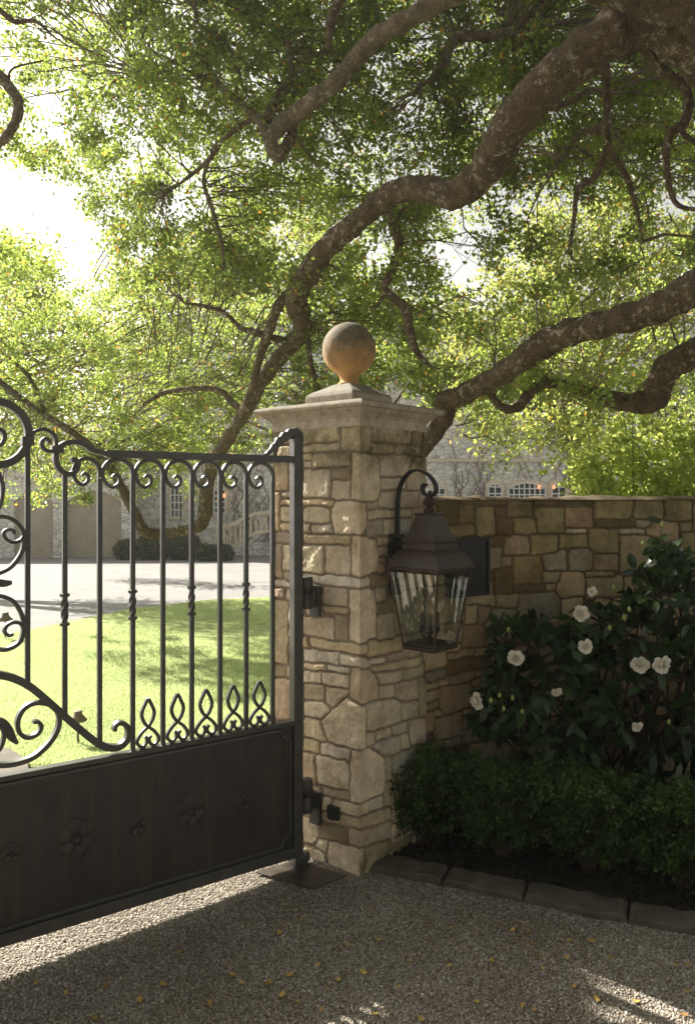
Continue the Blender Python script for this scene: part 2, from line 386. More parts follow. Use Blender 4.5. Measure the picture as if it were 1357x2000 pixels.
# ------------------------------------------------------------------ masonry height fields
CLS = {'c': (0.74, 0.62, 0.45), 't': (0.68, 0.54, 0.36), 'g': (0.52, 0.45, 0.29), 'w': (0.74, 0.66, 0.53), 'd': (0.31, 0.245, 0.155),
       'b': (0.50, 0.47, 0.39), 'r': (0.52, 0.42, 0.30), 'k': (0.60, 0.515, 0.375)}
def sdist(poly, X, Y):
    d = np.full(X.shape, 1e9); ins = np.zeros(X.shape, bool); n = len(poly)
    for i in range(n):
        x0, y0 = poly[i]; x1, y1 = poly[(i + 1) % n]
        ex, ey = x1 - x0, y1 - y0; L = ex * ex + ey * ey + 1e-12
        t = np.clip(((X - x0) * ex + (Y - y0) * ey) / L, 0, 1)
        d = np.minimum(d, np.hypot(X - x0 - t * ex, Y - y0 - t * ey))
        c = ((y0 > Y) != (y1 > Y)) & (X < (x1 - x0) * (Y - y0) / (y1 - y0 + 1e-12) + x0)
        ins ^= c
    return np.where(ins, -d, d)
def fill_random(polys, S0, S1, Z0, Z1, rnd, avoid=None):
    """drop rectangles into the area the traced stones leave"""
    boxes = [(min(p[0] for p in q), min(p[1] for p in q), max(p[0] for p in q), max(p[1] for p in q)) for q, _ in polys]
    for (wmin, wmax, hmin, hmax, tries) in ((.12, .19, .09, .14, 1500), (.09, .2, .04, .07, 3000), (.05, .1, .04, .08, 3500), (.03, .06, .025, .04, 4000)):
        for _ in range(tries):
            a = rnd.uniform(wmin, wmax); h = rnd.uniform(hmin, hmax)
            x = rnd.uniform(S0, S1 - a); z = rnd.uniform(Z0, Z1 - h)
            m = 0.004
            if any(x < b[2] + m and x + a > b[0] - m and z < b[3] + m and z + h > b[1] - m for b in boxes): continue
            # snap to neighbours: grow until touching
            for it in range(16):
                for side in range(4):
                    nx0, nz0, nx1, nz1 = x, z, x + a, z + h
                    if side == 0: nx0 -= 0.006
                    if side == 1: nx1 += 0.006
                    if side == 2: nz0 -= 0.005
                    if side == 3: nz1 += 0.005
                    if nx0 < S0 or nx1 > S1 or nz0 < Z0 or nz1 > Z1 or nx1 - nx0 > wmax * 1.4 or nz1 - nz0 > hmax * 1.3: continue
                    if any(nx0 < b[2] + m and nx1 > b[0] - m and nz0 < b[3] + m and nz1 > b[1] - m for b in boxes): continue
                    x, z, a, h = nx0, nz0, nx1 - nx0, nz1 - nz0
            boxes.append((x, z, x + a, z + h)); j = lambda: rnd.uniform(-.004, .004)
            k = rnd.random(); c = min(a, h) * 0.18
            q = [(x + j(), z + j()), (x + a + j(), z + j()), (x + a + j(), z + h + j()), (x + j(), z + h + j())]
            if k < 0.4: q = [(x + c, z), (x + a - c * .3, z + j()), (x + a, z + c), (x + a + j(), z + h - c), (x + a - c, z + h), (x + c * .6, z + h + j()), (x, z + h - c * .8), (x + j(), z + c)]
            polys.append((q, rnd.choice('cccctgwkdr')))
    return polys
def masonry(polys, S0, S1, Z0, Z1, res, seed, H=0.009, fillcls=None):
    ns = int(round((S1 - S0) / res)) + 1; nz = int(round((Z1 - Z0) / res)) + 1
    S, Z = np.meshgrid(np.linspace(S0, S1, ns), np.linspace(Z0, Z1, nz))
    Sw = S + noise2(S, Z, 22, seed) * 0.004 + noise2(S, Z, 75, seed + 1) * 0.0018
    Zw = Z + noise2(S, Z, 22, seed + 2) * 0.004 + noise2(S, Z, 75, seed + 3) * 0.0018
    d1 = np.full(S.shape, 0.05); d2 = np.full(S.shape, 0.05); sid = np.zeros(S.shape, int)
    pad = 0.055
    for k, (q, cl) in enumerate(polys):
        xs = [p[0] for p in q]; zs = [p[1] for p in q]
        i0 = max(0, int((min(xs) - pad - S0) / res)); i1 = min(ns, int((max(xs) + pad - S0) / res) + 2)
        j0 = max(0, int((min(zs) - pad - Z0) / res)); j1 = min(nz, int((max(zs) + pad - Z0) / res) + 2)
        if i1 <= i0 or j1 <= j0: continue
        sl = (slice(j0, j1), slice(i0, i1)); d = sdist(q, Sw[sl], Zw[sl])
        a1 = d1[sl]; a2 = d2[sl]; si = sid[sl]
        less = d < a1
        a2n = np.where(less, a1, np.minimum(a2, d)); d1[sl] = np.where(less, d, a1); d2[sl] = a2n; sid[sl] = np.where(less, k + 1, si)
    e = np.minimum((d2 - d1) / 2 - 0.0052, 0.009 - d1)
    rr = np.random.default_rng(seed); n = len(polys) + 1
    off = rr.uniform(-0.004, 0.005, n); tx = rr.uniform(-0.03, 0.03, n); tz = rr.uniform(-0.03, 0.03, n)
    cs = np.array([np.mean([p[0] for p in q]) for q, _ in [([(0, 0)], 'c')] + polys]); cz = np.array([np.mean([p[1] for p in q]) for q, _ in [([(0, 0)], 'c')] + polys])
    ec = np.clip(e, 0, None); prof = 1 - np.exp(-ec / 0.0014)
    relief = noise2(S, Z, 16, seed + 4) * 0.004 + noise2(S, Z, 45, seed + 5) * 0.0022 + noise2(S, Z, 110, seed + 6) * 0.0008
    h = prof * (H + off[sid] + tx[sid] * (S - cs[sid]) + tz[sid] * (Z - cz[sid]) + relief) + (1 - prof) * noise2(S, Z, 90, seed + 7) * 0.0018
    base = np.array([(0, 0, 0)] + [CLS[c] for _, c in polys]) * rr.uniform(0.88, 1.12, (n, 1)) * (1 + rr.uniform(-0.03, 0.03, (n, 3)))
    stc = base[sid]
    # rust and brown blooms inside stones
    bl = np.clip(noise2(S, Z, 11, seed + 8) * 1.4 - 0.45 + rr.uniform(-0.4, 0.35, n)[sid], 0, 1)[..., None]
    stc = stc * (1 - bl * 0.4) + np.array((0.34, 0.18, 0.08)) * bl * 0.4
    gb = np.clip(noise2(S, Z, 8, seed + 9) * 1.5 - 0.5 + rr.uniform(-0.4, 0.4, n)[sid], 0, 1)[..., None]
    stc = stc * (1 - gb * 0.3) + np.array((0.44, 0.39, 0.30)) * gb * 0.3
    mort = np.array((0.29, 0.24, 0.175)) * (1 + 0.15 * noise2(S, Z, 60, seed + 3)[..., None])
    mk = np.clip(e / 0.002 + 0.5, 0, 1)[..., None]
    col = stc * mk + mort * (1 - mk)
    return S, Z, h, col
def grid_faces(nz, ns):
    i = np.arange(nz * ns).reshape(nz, ns)
    return np.stack([i[:-1, :-1], i[:-1, 1:], i[1:, 1:], i[1:, :-1]], -1).reshape(-1, 4)

# ------------------------------------------------------------------ gate pillar
C0 = np.array((0.0523, 3.264)); LD = np.array((-0.756, 0.655)); RD = np.array((0.655, 0.756))
LLEN, RLEN, PH = 0.53, 0.475, 1.889
NL = np.array((-0.655, -0.756)); NR = np.array((0.756, -0.655))
CORNER_PX = CX + F * C0[0] / C0[1]
def to_pillar(px, py):
    r = (px - CX) / F; D, sg = (LD, -1) if px < CORNER_PX else (RD, 1)
    t = (r * C0[1] - C0[0]) / (D[0] - r * D[1]); dep = C0[1] + D[1] * t
    return sg * t, EYE - (py - HY) / F * dep
def conv(items, ox, oy, s, fn):
    out = []
    for it in items:
        cl = it[0]; v = it[1:]
        if len(v) == 4:
            a = fn(ox + v[0] / s, oy + v[1] / s); b = fn(ox + v[2] / s, oy + v[3] / s)
            q = [(a[0], b[1]), (b[0], b[1]), (b[0], a[1]), (a[0], a[1])]
        else: q = [fn(ox + v[i] / s, oy + v[i + 1] / s) for i in range(0, len(v), 2)]
        out.append((q, cl))
    return out
Z1S = [('g',12,75,240,205),('g',250,60,568,190),('g',585,50,860,270),('t',265,210,560,265),('c',60,215,235,310),('g',265,285,335,345),('c',265,355,335,405),
('g',355,290,655,405),('c',680,290,720,285,890,310,915,360,935,550,930,630,900,680,760,685,680,670),('t',5,385,140,600),('c',145,385,255,600),('c',265,430,490,660),('d',505,420,660,505),
('c',510,522,655,668),('t',30,630,65,940),('w',75,625,255,662),('t',75,685,520,730),('c',75,750,255,865),('c',270,790,300,750,470,755,492,800,490,870,290,878,270,850),
('t',70,890,250,945),('c',265,890,325,955),('w',345,905,505,955),('c',540,705,800,712,822,760,815,900,780,972,540,962,505,850,505,760),('r',35,970,265,1055),('t',280,990,660,1065),
('r',35,1075,75,1350),('c',90,1080,250,1300),('c',265,1080,435,1300),('c',450,1080,660,1310),('c',675,1000,870,1010,905,1050,922,1110,920,1270,800,1325,740,1335,680,1310),
('w',35,1375,255,1430),('w',270,1330,855,1420),('r',35,1450,105,1520),('c',115,1455,420,1580),('k',430,1440,635,1590),('t',430,1600,645,1655),('t',30,1545,135,2090),
('w',145,1600,255,1860),('c',270,1680,520,1865),('r',540,1690,635,1880),('c',660,1455,890,1440,895,1520,905,1560,900,1700,912,1850,760,1895,660,1880),('t',265,1875,310,1950),('t',325,1880,820,1980),
('g',875,55,1190,205),('d',1200,75,1285,210),('t',880,215,1050,280),('r',1060,225,1270,290),('k',930,310,1205,320,1195,400,1170,475,945,470),('k',1225,330,1322,330,1322,595,1160,595,1170,520,1200,440),
('w',955,510,1150,590),('k',945,620,1060,755),('r',835,710,910,750),('k',1075,620,1270,745),('k',840,775,1025,835),('k',1035,775,1200,830),('b',845,865,965,990),('k',975,860,1095,980),
('b',1105,850,1200,960),('g',1215,760,1322,960),('k',1280,600,1322,740),('k',920,1005,1000,1075),('c',935,1085,1000,1160),('t',935,1170,975,1310),('d',865,1335,985,1420),('k',900,1430,985,1550),
('d',915,1560,1045,1640),('k',920,1655,1060,1870),('t',840,1905,1130,1975)]
Z2S = [('w',260,50,535,85,545,165,260,130),('w',565,100,720,125,945,80,945,145,720,190,565,160),('r',955,75,1150,30,1150,95,955,140),('g',1160,30,1240,15,1240,75,1160,95),
('r',30,185,105,195,105,265,30,255),('t',115,195,250,215,250,290,115,270),('t',260,150,440,170,440,215,260,200),('w',460,175,640,195,640,245,460,215),('t',30,285,250,310,250,610,30,600),
('c',260,215,400,235,395,315,260,310),('c',415,230,630,255,625,350,415,310),('t',650,200,725,205,800,210,870,260,905,360,900,450,730,495,650,430),('g',845,180,1250,110,1250,160,850,220),
('k',875,245,1085,215,1085,290,905,325),('g',1095,215,1282,180,1282,260,1095,290),('k',925,345,1025,335,1025,430,915,445),('k',1040,330,1235,290,1230,440,1130,465,1045,420),('g',1245,270,1285,260,1285,590,1240,590),
('r',260,330,425,350,430,460,260,440),('c',445,350,625,400,490,515,445,490),('c',260,470,465,500,470,550,410,605,260,590),('t',260,610,390,630,440,790,260,760),
('c',615,455,725,510,780,510,785,850,700,865,460,790,415,630,500,540),('k',800,490,1030,455,1075,490,1075,640,800,715),('k',1090,490,1235,480,1235,590,1090,620),('k',875,720,995,690,1000,740,880,775),
('k',1010,680,1140,645,1140,715,1010,745),('k',795,730,865,725,860,810,800,835),('b',855,840,1075,760,1080,880,950,920),('k',1095,755,1150,740,1155,850,1090,860),('k',1150,640,1285,610,1285,800,1180,820),
('t',255,785,385,820,385,890,255,880),('w',410,825,635,880,635,960,410,905),('t',255,900,345,915,370,1000,350,1150,255,1140),('c',375,935,600,965,635,1080,635,1215,400,1150,370,1090),
('c',655,890,725,890,820,865,950,965,950,1110,930,1230,730,1310,650,1290),('k',965,950,1010,935,1010,1120,965,1130),('b',1020,950,1215,845,1220,1000,1020,1060),('r',415,1190,630,1235,630,1285,415,1245),
('c',415,1265,475,1270,475,1375,415,1370),('c',510,1295,720,1340,820,1300,820,1370,720,1430,570,1395,500,1380),('w',835,1300,930,1260,930,1340,835,1370),
('t',415,1390,540,1400,720,1460,870,1410,1000,1360,1000,1440,720,1520,560,1490,415,1460),('c',255,1430,350,1460,360,1640,255,1620),('d',390,1480,610,1550,610,1640,390,1590),
('k',640,1550,720,1560,845,1525,1000,1480,1000,1580,720,1665,635,1640),('c',375,1630,445,1640,440,1710,370,1690),('c',255,1680,370,1710,435,1770,435,1840,255,1800),
('c',470,1650,770,1700,770,1900,720,1925,465,1850),('g',790,1700,1000,1640,1000,1900,790,1900)]
stones = conv(Z1S, 530, 820, 4.377, to_pillar) + conv(Z2S, 530, 1260, 4.255, to_pillar)
stones = fill_random(stones, -LLEN, RLEN, 0.0, PH, random.Random(3))
def pillar_pos(S, h):
    left = S < 0
    bx = np.where(left, C0[0] + LD[0] * -S, C0[0] + RD[0] * S); by = np.where(left, C0[1] + LD[1] * -S, C0[1] + RD[1] * S)
    k = np.clip(0.5 + S / 0.024, 0, 1)
    nx = NL[0] * (1 - k) + NR[0] * k; ny = NL[1] * (1 - k) + NR[1] * k
    rnd_in = np.clip(1 - np.abs(S) / 0.012, 0, 1) ** 2 * 0.006
    hh = h - rnd_in - 0.012
    return bx + nx * hh, by + ny * hh
CENT = C0 + LD * LLEN / 2 + RD * RLEN / 2
pillar = thing('stone_gate_pillar', 'square cream stone gate pillar with moulded cap and round ball finial', 'gate pillar', (CENT[0], CENT[1], 0))
S, Z, h, col = masonry(stones, -LLEN, RLEN, 0.0, PH, 0.003, 11)
x, y = pillar_pos(S, h)
alg = np.clip((Z - 1.62) / 0.15, 0, 1) * 0.75 + np.clip((0.16 - Z) / 0.12, 0, 1) * np.clip((S + 0.02) / 0.04, 0, 1) * 1.0 + np.clip((S - 0.3) / 0.15, 0, 1) * 0.4
V = np.stack([x, y, Z], -1).reshape(-1, 3)
rgba = np.concatenate([col.reshape(-1, 3), np.ones((col.shape[0] * col.shape[1], 1))], 1)
npmesh('stonework', V, grid_faces(*S.shape), M['pillar'], pillar, True, {'col': ('FLOAT_COLOR', rgba), 'alg': ('FLOAT', np.clip(alg, 0, 1).ravel())})
# hidden sides
st2 = fill_random([], -LLEN, RLEN, 0.0, PH, random.Random(5))
S, Z, h, col = masonry(st2, -LLEN, RLEN, 0.0, PH, 0.01, 31)
x, y = pillar_pos(S, h); x = 2 * CENT[0] - x; y = 2 * CENT[1] - y
rgba = np.concatenate([col.reshape(-1, 3), np.ones((col.shape[0] * col.shape[1], 1))], 1)
npmesh('rear_stonework', np.stack([x, y, Z], -1).reshape(-1, 3), grid_faces(*S.shape)[:, ::-1], M['pillar'], pillar, True, {'col': ('FLOAT_COLOR', rgba), 'alg': ('FLOAT', (Z * 0).ravel())})
core = MB(); core.box((CENT[0], CENT[1], PH / 2), (*LD, 0), (*RD, 0), (0, 0, 1), LLEN / 2 - 0.02, RLEN / 2 - 0.02, PH / 2); core.build('mortar_core', M['kerb'], pillar)
def sq_ring(mb, prof, cx, cy, ax, ay, hx, hy):
    """stack of rectangles (offset, z)"""
    vs = []; n = len(prof)
    for o, z in prof:
        for sx, sy in ((-1, -1), (1, -1), (1, 1), (-1, 1)):
            vs.append((cx + ax[0] * sx * (hx + o) + ay[0] * sy * (hy + o), cy + ax[1] * sx * (hx + o) + ay[1] * sy * (hy + o), z))
    fs = [(3, 2, 1, 0), tuple(range(4 * n - 4, 4 * n))]
    for i in range(n - 1):
        for k in range(4): fs.append((i * 4 + k, i * 4 + (k + 1) % 4, i * 4 + 4 + (k + 1) % 4, i * 4 + 4 + k))
    mb.add(vs, fs)
cap = MB()
sq_ring(cap, [(0.004, 1.884), (0.006, 1.892), (0.006, 1.925), (0.012, 1.928), (0.014, 1.934), (0.022, 1.940), (0.034, 1.950), (0.042, 1.957), (0.042, 1.962), (0.056, 1.963), (0.062, 1.968), (0.065, 1.976), (0.062, 1.985), (0.055, 1.990), (0.0, 2.000)],
        CENT[0], CENT[1], LD, RD, LLEN / 2 - 0.004, RLEN / 2 - 0.004)
cap.build('moulded_cap', M['cap'], pillar, bevel=0.002)
fin = MB()
FC = CENT
sq_ring(fin, [(0.0, 1.994), (0.0, 2.045), (-0.010, 2.058), (-0.03, 2.070), (-0.06, 2.085), (-0.085, 2.100), (-0.09, 2.104)], FC[0], FC[1], LD, RD, 0.143, 0.143)
fin.build('finial_base', M['cap'], pillar, bevel=0.004)
fb = MB()
prof = [(0.052, 2.098), (0.056, 2.104), (0.052, 2.110), (0.044, 2.116), (0.041, 2.126), (0.044, 2.138), (0.052, 2.148)]
for k in range(1, 25):
    a = math.radians(-68 + k * 158 / 24); prof.append((0.124 * math.cos(a), 2.267 + 0.124 * math.sin(a)))
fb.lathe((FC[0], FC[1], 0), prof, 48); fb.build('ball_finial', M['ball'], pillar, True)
# outlet box on the pillar
outl = thing('outlet_box', 'small black weatherproof outlet box low on the pillar beside the gate hinge', 'outlet box', (0, 0, 0))
s0, zt = to_pillar(642.8, 1570); s1, zb = to_pillar(663.5, 1602)
sc_c = (s0 + s1) / 2; zc = (zt + zb) / 2
oc = C0 + LD * -sc_c + NL * 0.008
outl.location = (oc[0], oc[1], zc - 0.035)
mb = MB(); mb.box((oc[0], oc[1], zc), (*LD, 0), (*NL, 0), (0, 0, 1), abs(s1 - s0) / 2, 0.010, (zt - zb) / 2); mb.build('housing', M['black'], outl, bevel=0.004)
mb = MB(); q = oc + NL * 0.011; mb.box((q[0], q[1], zc), (*LD, 0), (*NL, 0), (0, 0, 1), 0.016, 0.006, 0.028); mb.build('cover', M['black'], outl, bevel=0.003)

# ------------------------------------------------------------------ curved garden wall
WP = [(0.363, 3.622), (0.47, 3.725), (0.60, 3.82), (0.76, 3.90), (0.95, 3.96), (1.20, 4.01), (1.6, 4.04), (2.2, 4.05), (3.0, 4.05), (4.2, 4.03)]
wc = np.array(catmull(WP, 24)); seg = np.hypot(*(wc[1:] - wc[:-1]).T); ws = np.concatenate([[0], np.cumsum(seg)])
def wall_at(s):
    return np.interp(s, ws, wc[:, 0]), np.interp(s, ws, wc[:, 1])
def to_wall(px, py):
    r = (px - CX) / F; k = wc[:, 0] / wc[:, 1]
    s = float(np.interp(r, k, ws)); yy = np.interp(s, ws, wc[:, 1])
    if r < k[0]: s = (r - k[0]) * 5
    return s, EYE - (py - HY) / F * float(yy)
WTOP = 1.578
W1 = [('d',345,85,800,125),('g',815,85,1055,240),('d',1070,95,1640,145),('d',130,85,330,320),('g',340,145,490,310),('g',500,150,685,435),('d',690,145,795,245),('d',705,265,845,430),('g',880,260,1100,415),
('g',1070,155,1365,155,1365,410,1110,415,1075,260),('g',230,335,490,440),('d',610,450,765,530),('k',800,450,900,435,1010,450,1030,500,1025,590,980,620,770,620,765,560),('g',1045,435,1300,610),
('b',605,555,745,770),('w',755,650,850,740),('g',875,645,1140,900),('b',1135,635,1370,570,1370,775,1190,770),('k',1155,800,1330,890),('d',670,760,850,1000),('d',875,930,1025,975),('d',1035,930,1180,975),('k',1190,925,1285,965),
('r',605,790,655,880),('k',600,890,655,885,700,1120,415,1105,430,1030,600,1000),('k',715,1025,925,1130),('b',945,1020,1290,990,1330,1080,1330,1200,1250,1250,960,1255,910,1160),
('k',405,1125,520,1290),('k',530,1145,650,1275),('b',680,1160,880,1160,925,1240,900,1400,850,1450,610,1430,610,1280)]
W2 = [('g',380,90,760,95,720,220,690,275,380,270),('g',770,95,1045,265),('g',1070,95,1320,280),('g',1340,100,1600,380),('r',90,155,350,350),('d',50,90,360,125),('d',390,285,770,345),('b',780,285,930,350),
('w',90,375,300,415),('g',30,425,300,555),('g',325,380,610,605),('w',625,375,860,415),('k',895,350,1000,290,1180,310,1220,530,1050,540,890,410),('k',630,440,1020,775),('k',1220,310,1320,390),
('g',1225,410,1500,600),('b',150,570,360,770),('k',365,630,615,775),('k',290,795,565,830),('k',870,790,1020,830),('k',300,855,650,1040),('k',670,860,960,1040),('k',1050,560,1210,600),('k',40,805,280,805,285,1020,50,1045,0,970)]
W3 = [('k',10,375,205,365,225,470,215,540,15,560),('b',25,570,215,640),('k',25,665,140,730),('k',150,630,245,690),('k',240,385,490,350,490,400,240,455),('k',510,345,640,405),('k',650,330,770,390),
('d',250,475,650,410,650,520,250,590),('k',260,610,500,570,500,640,260,690),('k',510,560,740,530,740,575,510,610),('k',160,740,440,680,460,720,450,880,400,920,190,985,165,850),('k',25,770,150,740,150,840,25,860),
('r',15,890,155,850,155,910,15,940),('k',10,970,100,960,100,1130,10,1150),('k',105,950,165,940,165,1010,105,1010),('k',100,1040,370,975,380,1180,130,1230),('k',385,950,600,940,610,1080,600,1240,400,1260),
('k',140,1260,350,1220,350,1280,150,1310),('b',10,1290,125,1290,125,1510,10,1530),('k',140,1370,310,1340,310,1420,150,1460),('r',380,130,600,130,600,300,380,320),('b',610,210,760,300),('r',470,640,600,700),
('k',630,700,880,650,880,750,630,770),('k',655,425,730,500),('k',740,415,860,470)]
wst = conv(W1, 830, 960, 5.026, to_wall) + conv(W2, 1087, 960, 5.026, to_wall) + conv(W3, 830, 1200, 5.026, to_wall)
WLEN = 3.3
wst = fill_random(wst, 0.0, WLEN, 0.0, WTOP - 0.005, random.Random(9))
S, Z, h, col = masonry(wst, 0.0, WLEN, 0.0, WTOP, 0.004, 51, H=0.011)
bx, by = wall_at(S); bx2, by2 = wall_at(S + 0.01); tx, ty = bx2 - bx, by2 - by; tl = np.hypot(tx, ty); nx, ny = ty / tl, -tx / tl
hh = h - 0.014
edge = np.clip((Z - (WTOP - 0.02)) / 0.02, 0, 1) ** 2 * 0.012 + np.abs(noise2(S, Z, 12, 90)) * 0.006 * (Z > WTOP - 0.01)
x = bx + nx * (hh - edge); y = by + ny * (hh - edge); zz = Z + np.where(Z > WTOP - 0.004, noise2(S, Z, 9, 91) * 0.006, 0)
alg = np.clip((Z - 1.05) / 0.5, 0, 1) * 0.75 + np.clip((0.2 - Z) / 0.2, 0, 1) * 0.6
col = np.clip((col / .38) ** 1.35 * .38, 0, 1) * np.array((0.63, 0.62, 0.58))
wall = thing('garden_wall', 'long curving wall of mixed pale stones running right from the gate pillar', 'wall', (1.2, 4.1, 0))
rgba = np.concatenate([col.reshape(-1, 3), np.ones((col.shape[0] * col.shape[1], 1))], 1)
npmesh('stone_face', np.stack([x, y, zz], -1).reshape(-1, 3), grid_faces(*S.shape), M['pillar'], wall, True, {'col': ('FLOAT_COLOR', rgba), 'alg': ('FLOAT', np.clip(alg, 0, 1).ravel())})
# top and back of the wall
tv = np.linspace(0, WLEN, 200); cross = [0.004, -0.02, -0.06, -0.12, -0.18, -0.25, -0.30, -0.31, -0.31]; crz = [-0.004, 0.002, 0.006, 0.008, 0.008, 0.005, 0.0, -0.02, -1.578]
a, b_ = wall_at(tv); a2, b2 = wall_at(tv + 0.01); tx, ty = a2 - a, b2 - b_; tl = np.hypot(tx, ty)
V = []
for i in range(len(tv)):
    for c_, z_ in zip(cross, crz):
        jn = float(noise2(np.array(tv[i]), np.array(c_), 14, 92)) * 0.012 if -0.29 < c_ < 0 else 0
        V.append((a[i] + ty[i] / tl[i] * c_, b_[i] - tx[i] / tl[i] * c_, WTOP + z_ + jn - (0.003 if c_ > 0 else 0)))
V = np.array(V); rgba = np.tile(np.array((0.13, 0.10, 0.065, 1.0)), (len(V), 1))
npmesh('wall_top', V, grid_faces(200, len(cross)), M['pillar'], wall, True, {'col': ('FLOAT_COLOR', rgba), 'alg': ('FLOAT', np.full(len(V), 0.5))})

# dark plaque on the wall
def wall_frame(px):
    s, _ = to_wall(px, 1000); p = wall_at(s); p2 = wall_at(s + 0.01); t = np.array((p2[0] - p[0], p2[1] - p[1])); t /= np.hypot(*t)
    return np.array(p), t, np.array((t[1], -t[0]))
p, t, n = wall_frame(907)
pz0 = to_wall(920, 1162)[1]; pz1 = to_wall(920, 1050)[1]; pzc = (pz0 + pz1) / 2
pq = thing('wall_plaque', 'dark rectangular metal plaque with a raised frame on the wall behind the lantern', 'plaque', (p[0], p[1], pz0))
mb = MB(); c = p + n * 0.018; hw = 0.125; hh_ = (pz1 - pz0) / 2
mb.box((c[0], c[1], pzc), (*t, 0), (*n, 0), (0, 0, 1), hw, 0.02, hh_); mb.build('backing_plate', M['black'], pq, bevel=0.002)
mb = MB(); c = p + n * 0.042
for sx in (-1, 1): mb.box((c[0] + t[0] * sx * (hw - 0.008), c[1] + t[1] * sx * (hw - 0.008), pzc), (*t, 0), (*n, 0), (0, 0, 1), 0.008, 0.006, hh_)
for sz in (-1, 1): mb.box((c[0], c[1], pzc + sz * (hh_ - 0.008)), (*t, 0), (*n, 0), (0, 0, 1), hw - 0.0165, 0.0055, 0.008)
mb.build('frame', M['bronze_dark'], pq, bevel=0.002)
mb = MB(); c = p + n * 0.0395
mb.box((c[0], c[1], pzc), (*t, 0), (*n, 0), (0, 0, 1), 0.098, 0.0022, hh_ - 0.026)
mb.build('centre_panel', M['bronze_dark'], pq, bevel=0.003)

# ------------------------------------------------------------------ lantern on the pillar
n3 = Vector((0.756, -0.655, 0)); u3 = Vector((0.655, 0.756, 0)); z3 = Vector((0, 0, 1))
face_mid = Vector((0.208, 3.4435, 0)); LC = face_mid + n3 * 0.186
lan = thing('wall_lantern', 'large dark bronze glass lantern hanging from a curled arm on the pillar', 'lantern', (LC.x, LC.y, 0.95))
def sqprof(mb, prof): sq_ring(mb, [(o, z) for o, z in prof], LC.x, LC.y, (n3.x, n3.y), (u3.x, u3.y), 0, 0)
mb = MB(); sqprof(mb, [(0.128, 1.282), (0.138, 1.283), (0.140, 1.292), (0.134, 1.297), (0.131, 1.306), (0.122, 1.327), (0.110, 1.346), (0.097, 1.360), (0.088, 1.367), (0.085, 1.369), (0.085, 1.395), (0.089, 1.397), (0.089, 1.401), (0.083, 1.404), (0.074, 1.420), (0.065, 1.440), (0.057, 1.462), (0.050, 1.485), (0.045, 1.505), (0.044, 1.512), (0.049, 1.514), (0.049, 1.520), (0.02, 1.522)])
mb.build('roof', M['bronze'], lan, bevel=0.0015)
mb = MB(); mb.lathe((LC.x, LC.y, 0), [(0.03, 1.518), (0.028, 1.530), (0.018, 1.541), (0.012, 1.545), (0.012, 1.549), (0.028, 1.560), (0.031, 1.565), (0.028, 1.571), (0.016, 1.582), (0.010, 1.588), (0.006, 1.592)], 20)
mb.build('finial', M['bronze'], lan, True)
mb = MB()
arm = [(0.012, 1.40), (0.014, 1.46), (0.016, 1.52), (0.018, 1.58), (0.028, 1.63), (0.052, 1.672), (0.09, 1.698), (0.130, 1.702), (0.172, 1.686), (0.205, 1.656), (0.218, 1.625), (0.210, 1.602), (0.188, 1.592), (0.163, 1.598), (0.150, 1.615), (0.150, 1.634), (0.160, 1.642), (0.168, 1.636)]
pts = [face_mid + n3 * e + z3 * z for e, z in catmull(arm, 5)]
mb.sweep(pts, u3, 0.009, 0.024); mb.lathe((face_mid.x + n3.x * 0.186, face_mid.y + n3.y * 0.186, 0), [(0.006, 1.588), (0.011, 1.600), (0.008, 1.612), (0.002, 1.616)], 12)
mb.build('curled_arm', M['bronze_dark'], lan)
mb = MB(); bp = face_mid + n3 * 0.012
poly = [(-0.028, 1.16), (0.028, 1.16), (0.045, 1.19), (0.045, 1.37), (0.03, 1.405), (-0.03, 1.405), (-0.045, 1.37), (-0.045, 1.19)]
mb.prism([bp + u3 * a - n3 * 0.012 + z3 * b for a, b in poly], n3 * 0.022)
mb.box(bp + n3 * 0.0 + z3 * 1.415, n3, u3, z3, 0.018, 0.035, 0.008)
mb.build('back_plate', M['bronze_dark'], lan, bevel=0.003)
mb = MB(); rg = [LC - n3 * 0.07 + n3 * 0.018 * math.cos(a) + z3 * (0.945 + 0.016 * math.sin(a)) for a in np.linspace(0, 2 * math.pi, 17)]
mb.tube(rg, 0.004, 6); mb.build('lower_ring', M['bronze_dark'], lan, True)
TZ, BZ, TW, BW = 1.280, 0.965, 0.124, 0.080
mb = MB(); sqprof(mb, [(0.060, 0.944), (0.082, 0.946), (0.085, 0.952), (0.085, 0.960), (0.078, 0.965)]); mb.build('base_tray', M['bronze'], lan, bevel=0.001)
crn = [(-1, -1), (1, -1), (1, 1), (-1, 1)]
def lp(a, b, w_, z): return Vector((LC.x, LC.y, 0)) + n3 * a * w_ + u3 * b * w_ + z3 * z
for a, b in crn:
    mb = MB(); mb.tube([lp(a, b, BW, BZ - 0.002), lp(a, b, TW, TZ + 0.002)], 0.0048, 6); mb.build('corner_bar', M['bronze'], lan)
for w_, z_ in ((TW, TZ - 0.004), (BW, BZ + 0.004)):
    mb = MB(); mb.tube([lp(a, b, w_, z_) for a, b in crn + crn[:1]], 0.004, 6); mb.build('pane_rail', M['bronze'], lan)
for i in range(4):
    a, b = crn[i]; c, d = crn[(i + 1) % 4]
    mb = MB(); mb.add([lp(a, b, BW, BZ + .004), lp(c, d, BW, BZ + .004), lp(c, d, TW, TZ - .004), lp(a, b, TW, TZ - .004)], [(0, 1, 2, 3)]); mb.build('glass_pane', M['glass'], lan)
mb = MB()
mb.lathe((LC.x, LC.y, 0), [(0.018, 0.962), (0.006, 0.972), (0.005, 0.995), (0.010, 1.0), (0.013, 1.01), (0.006, 1.02), (0.005, 1.06)], 12)
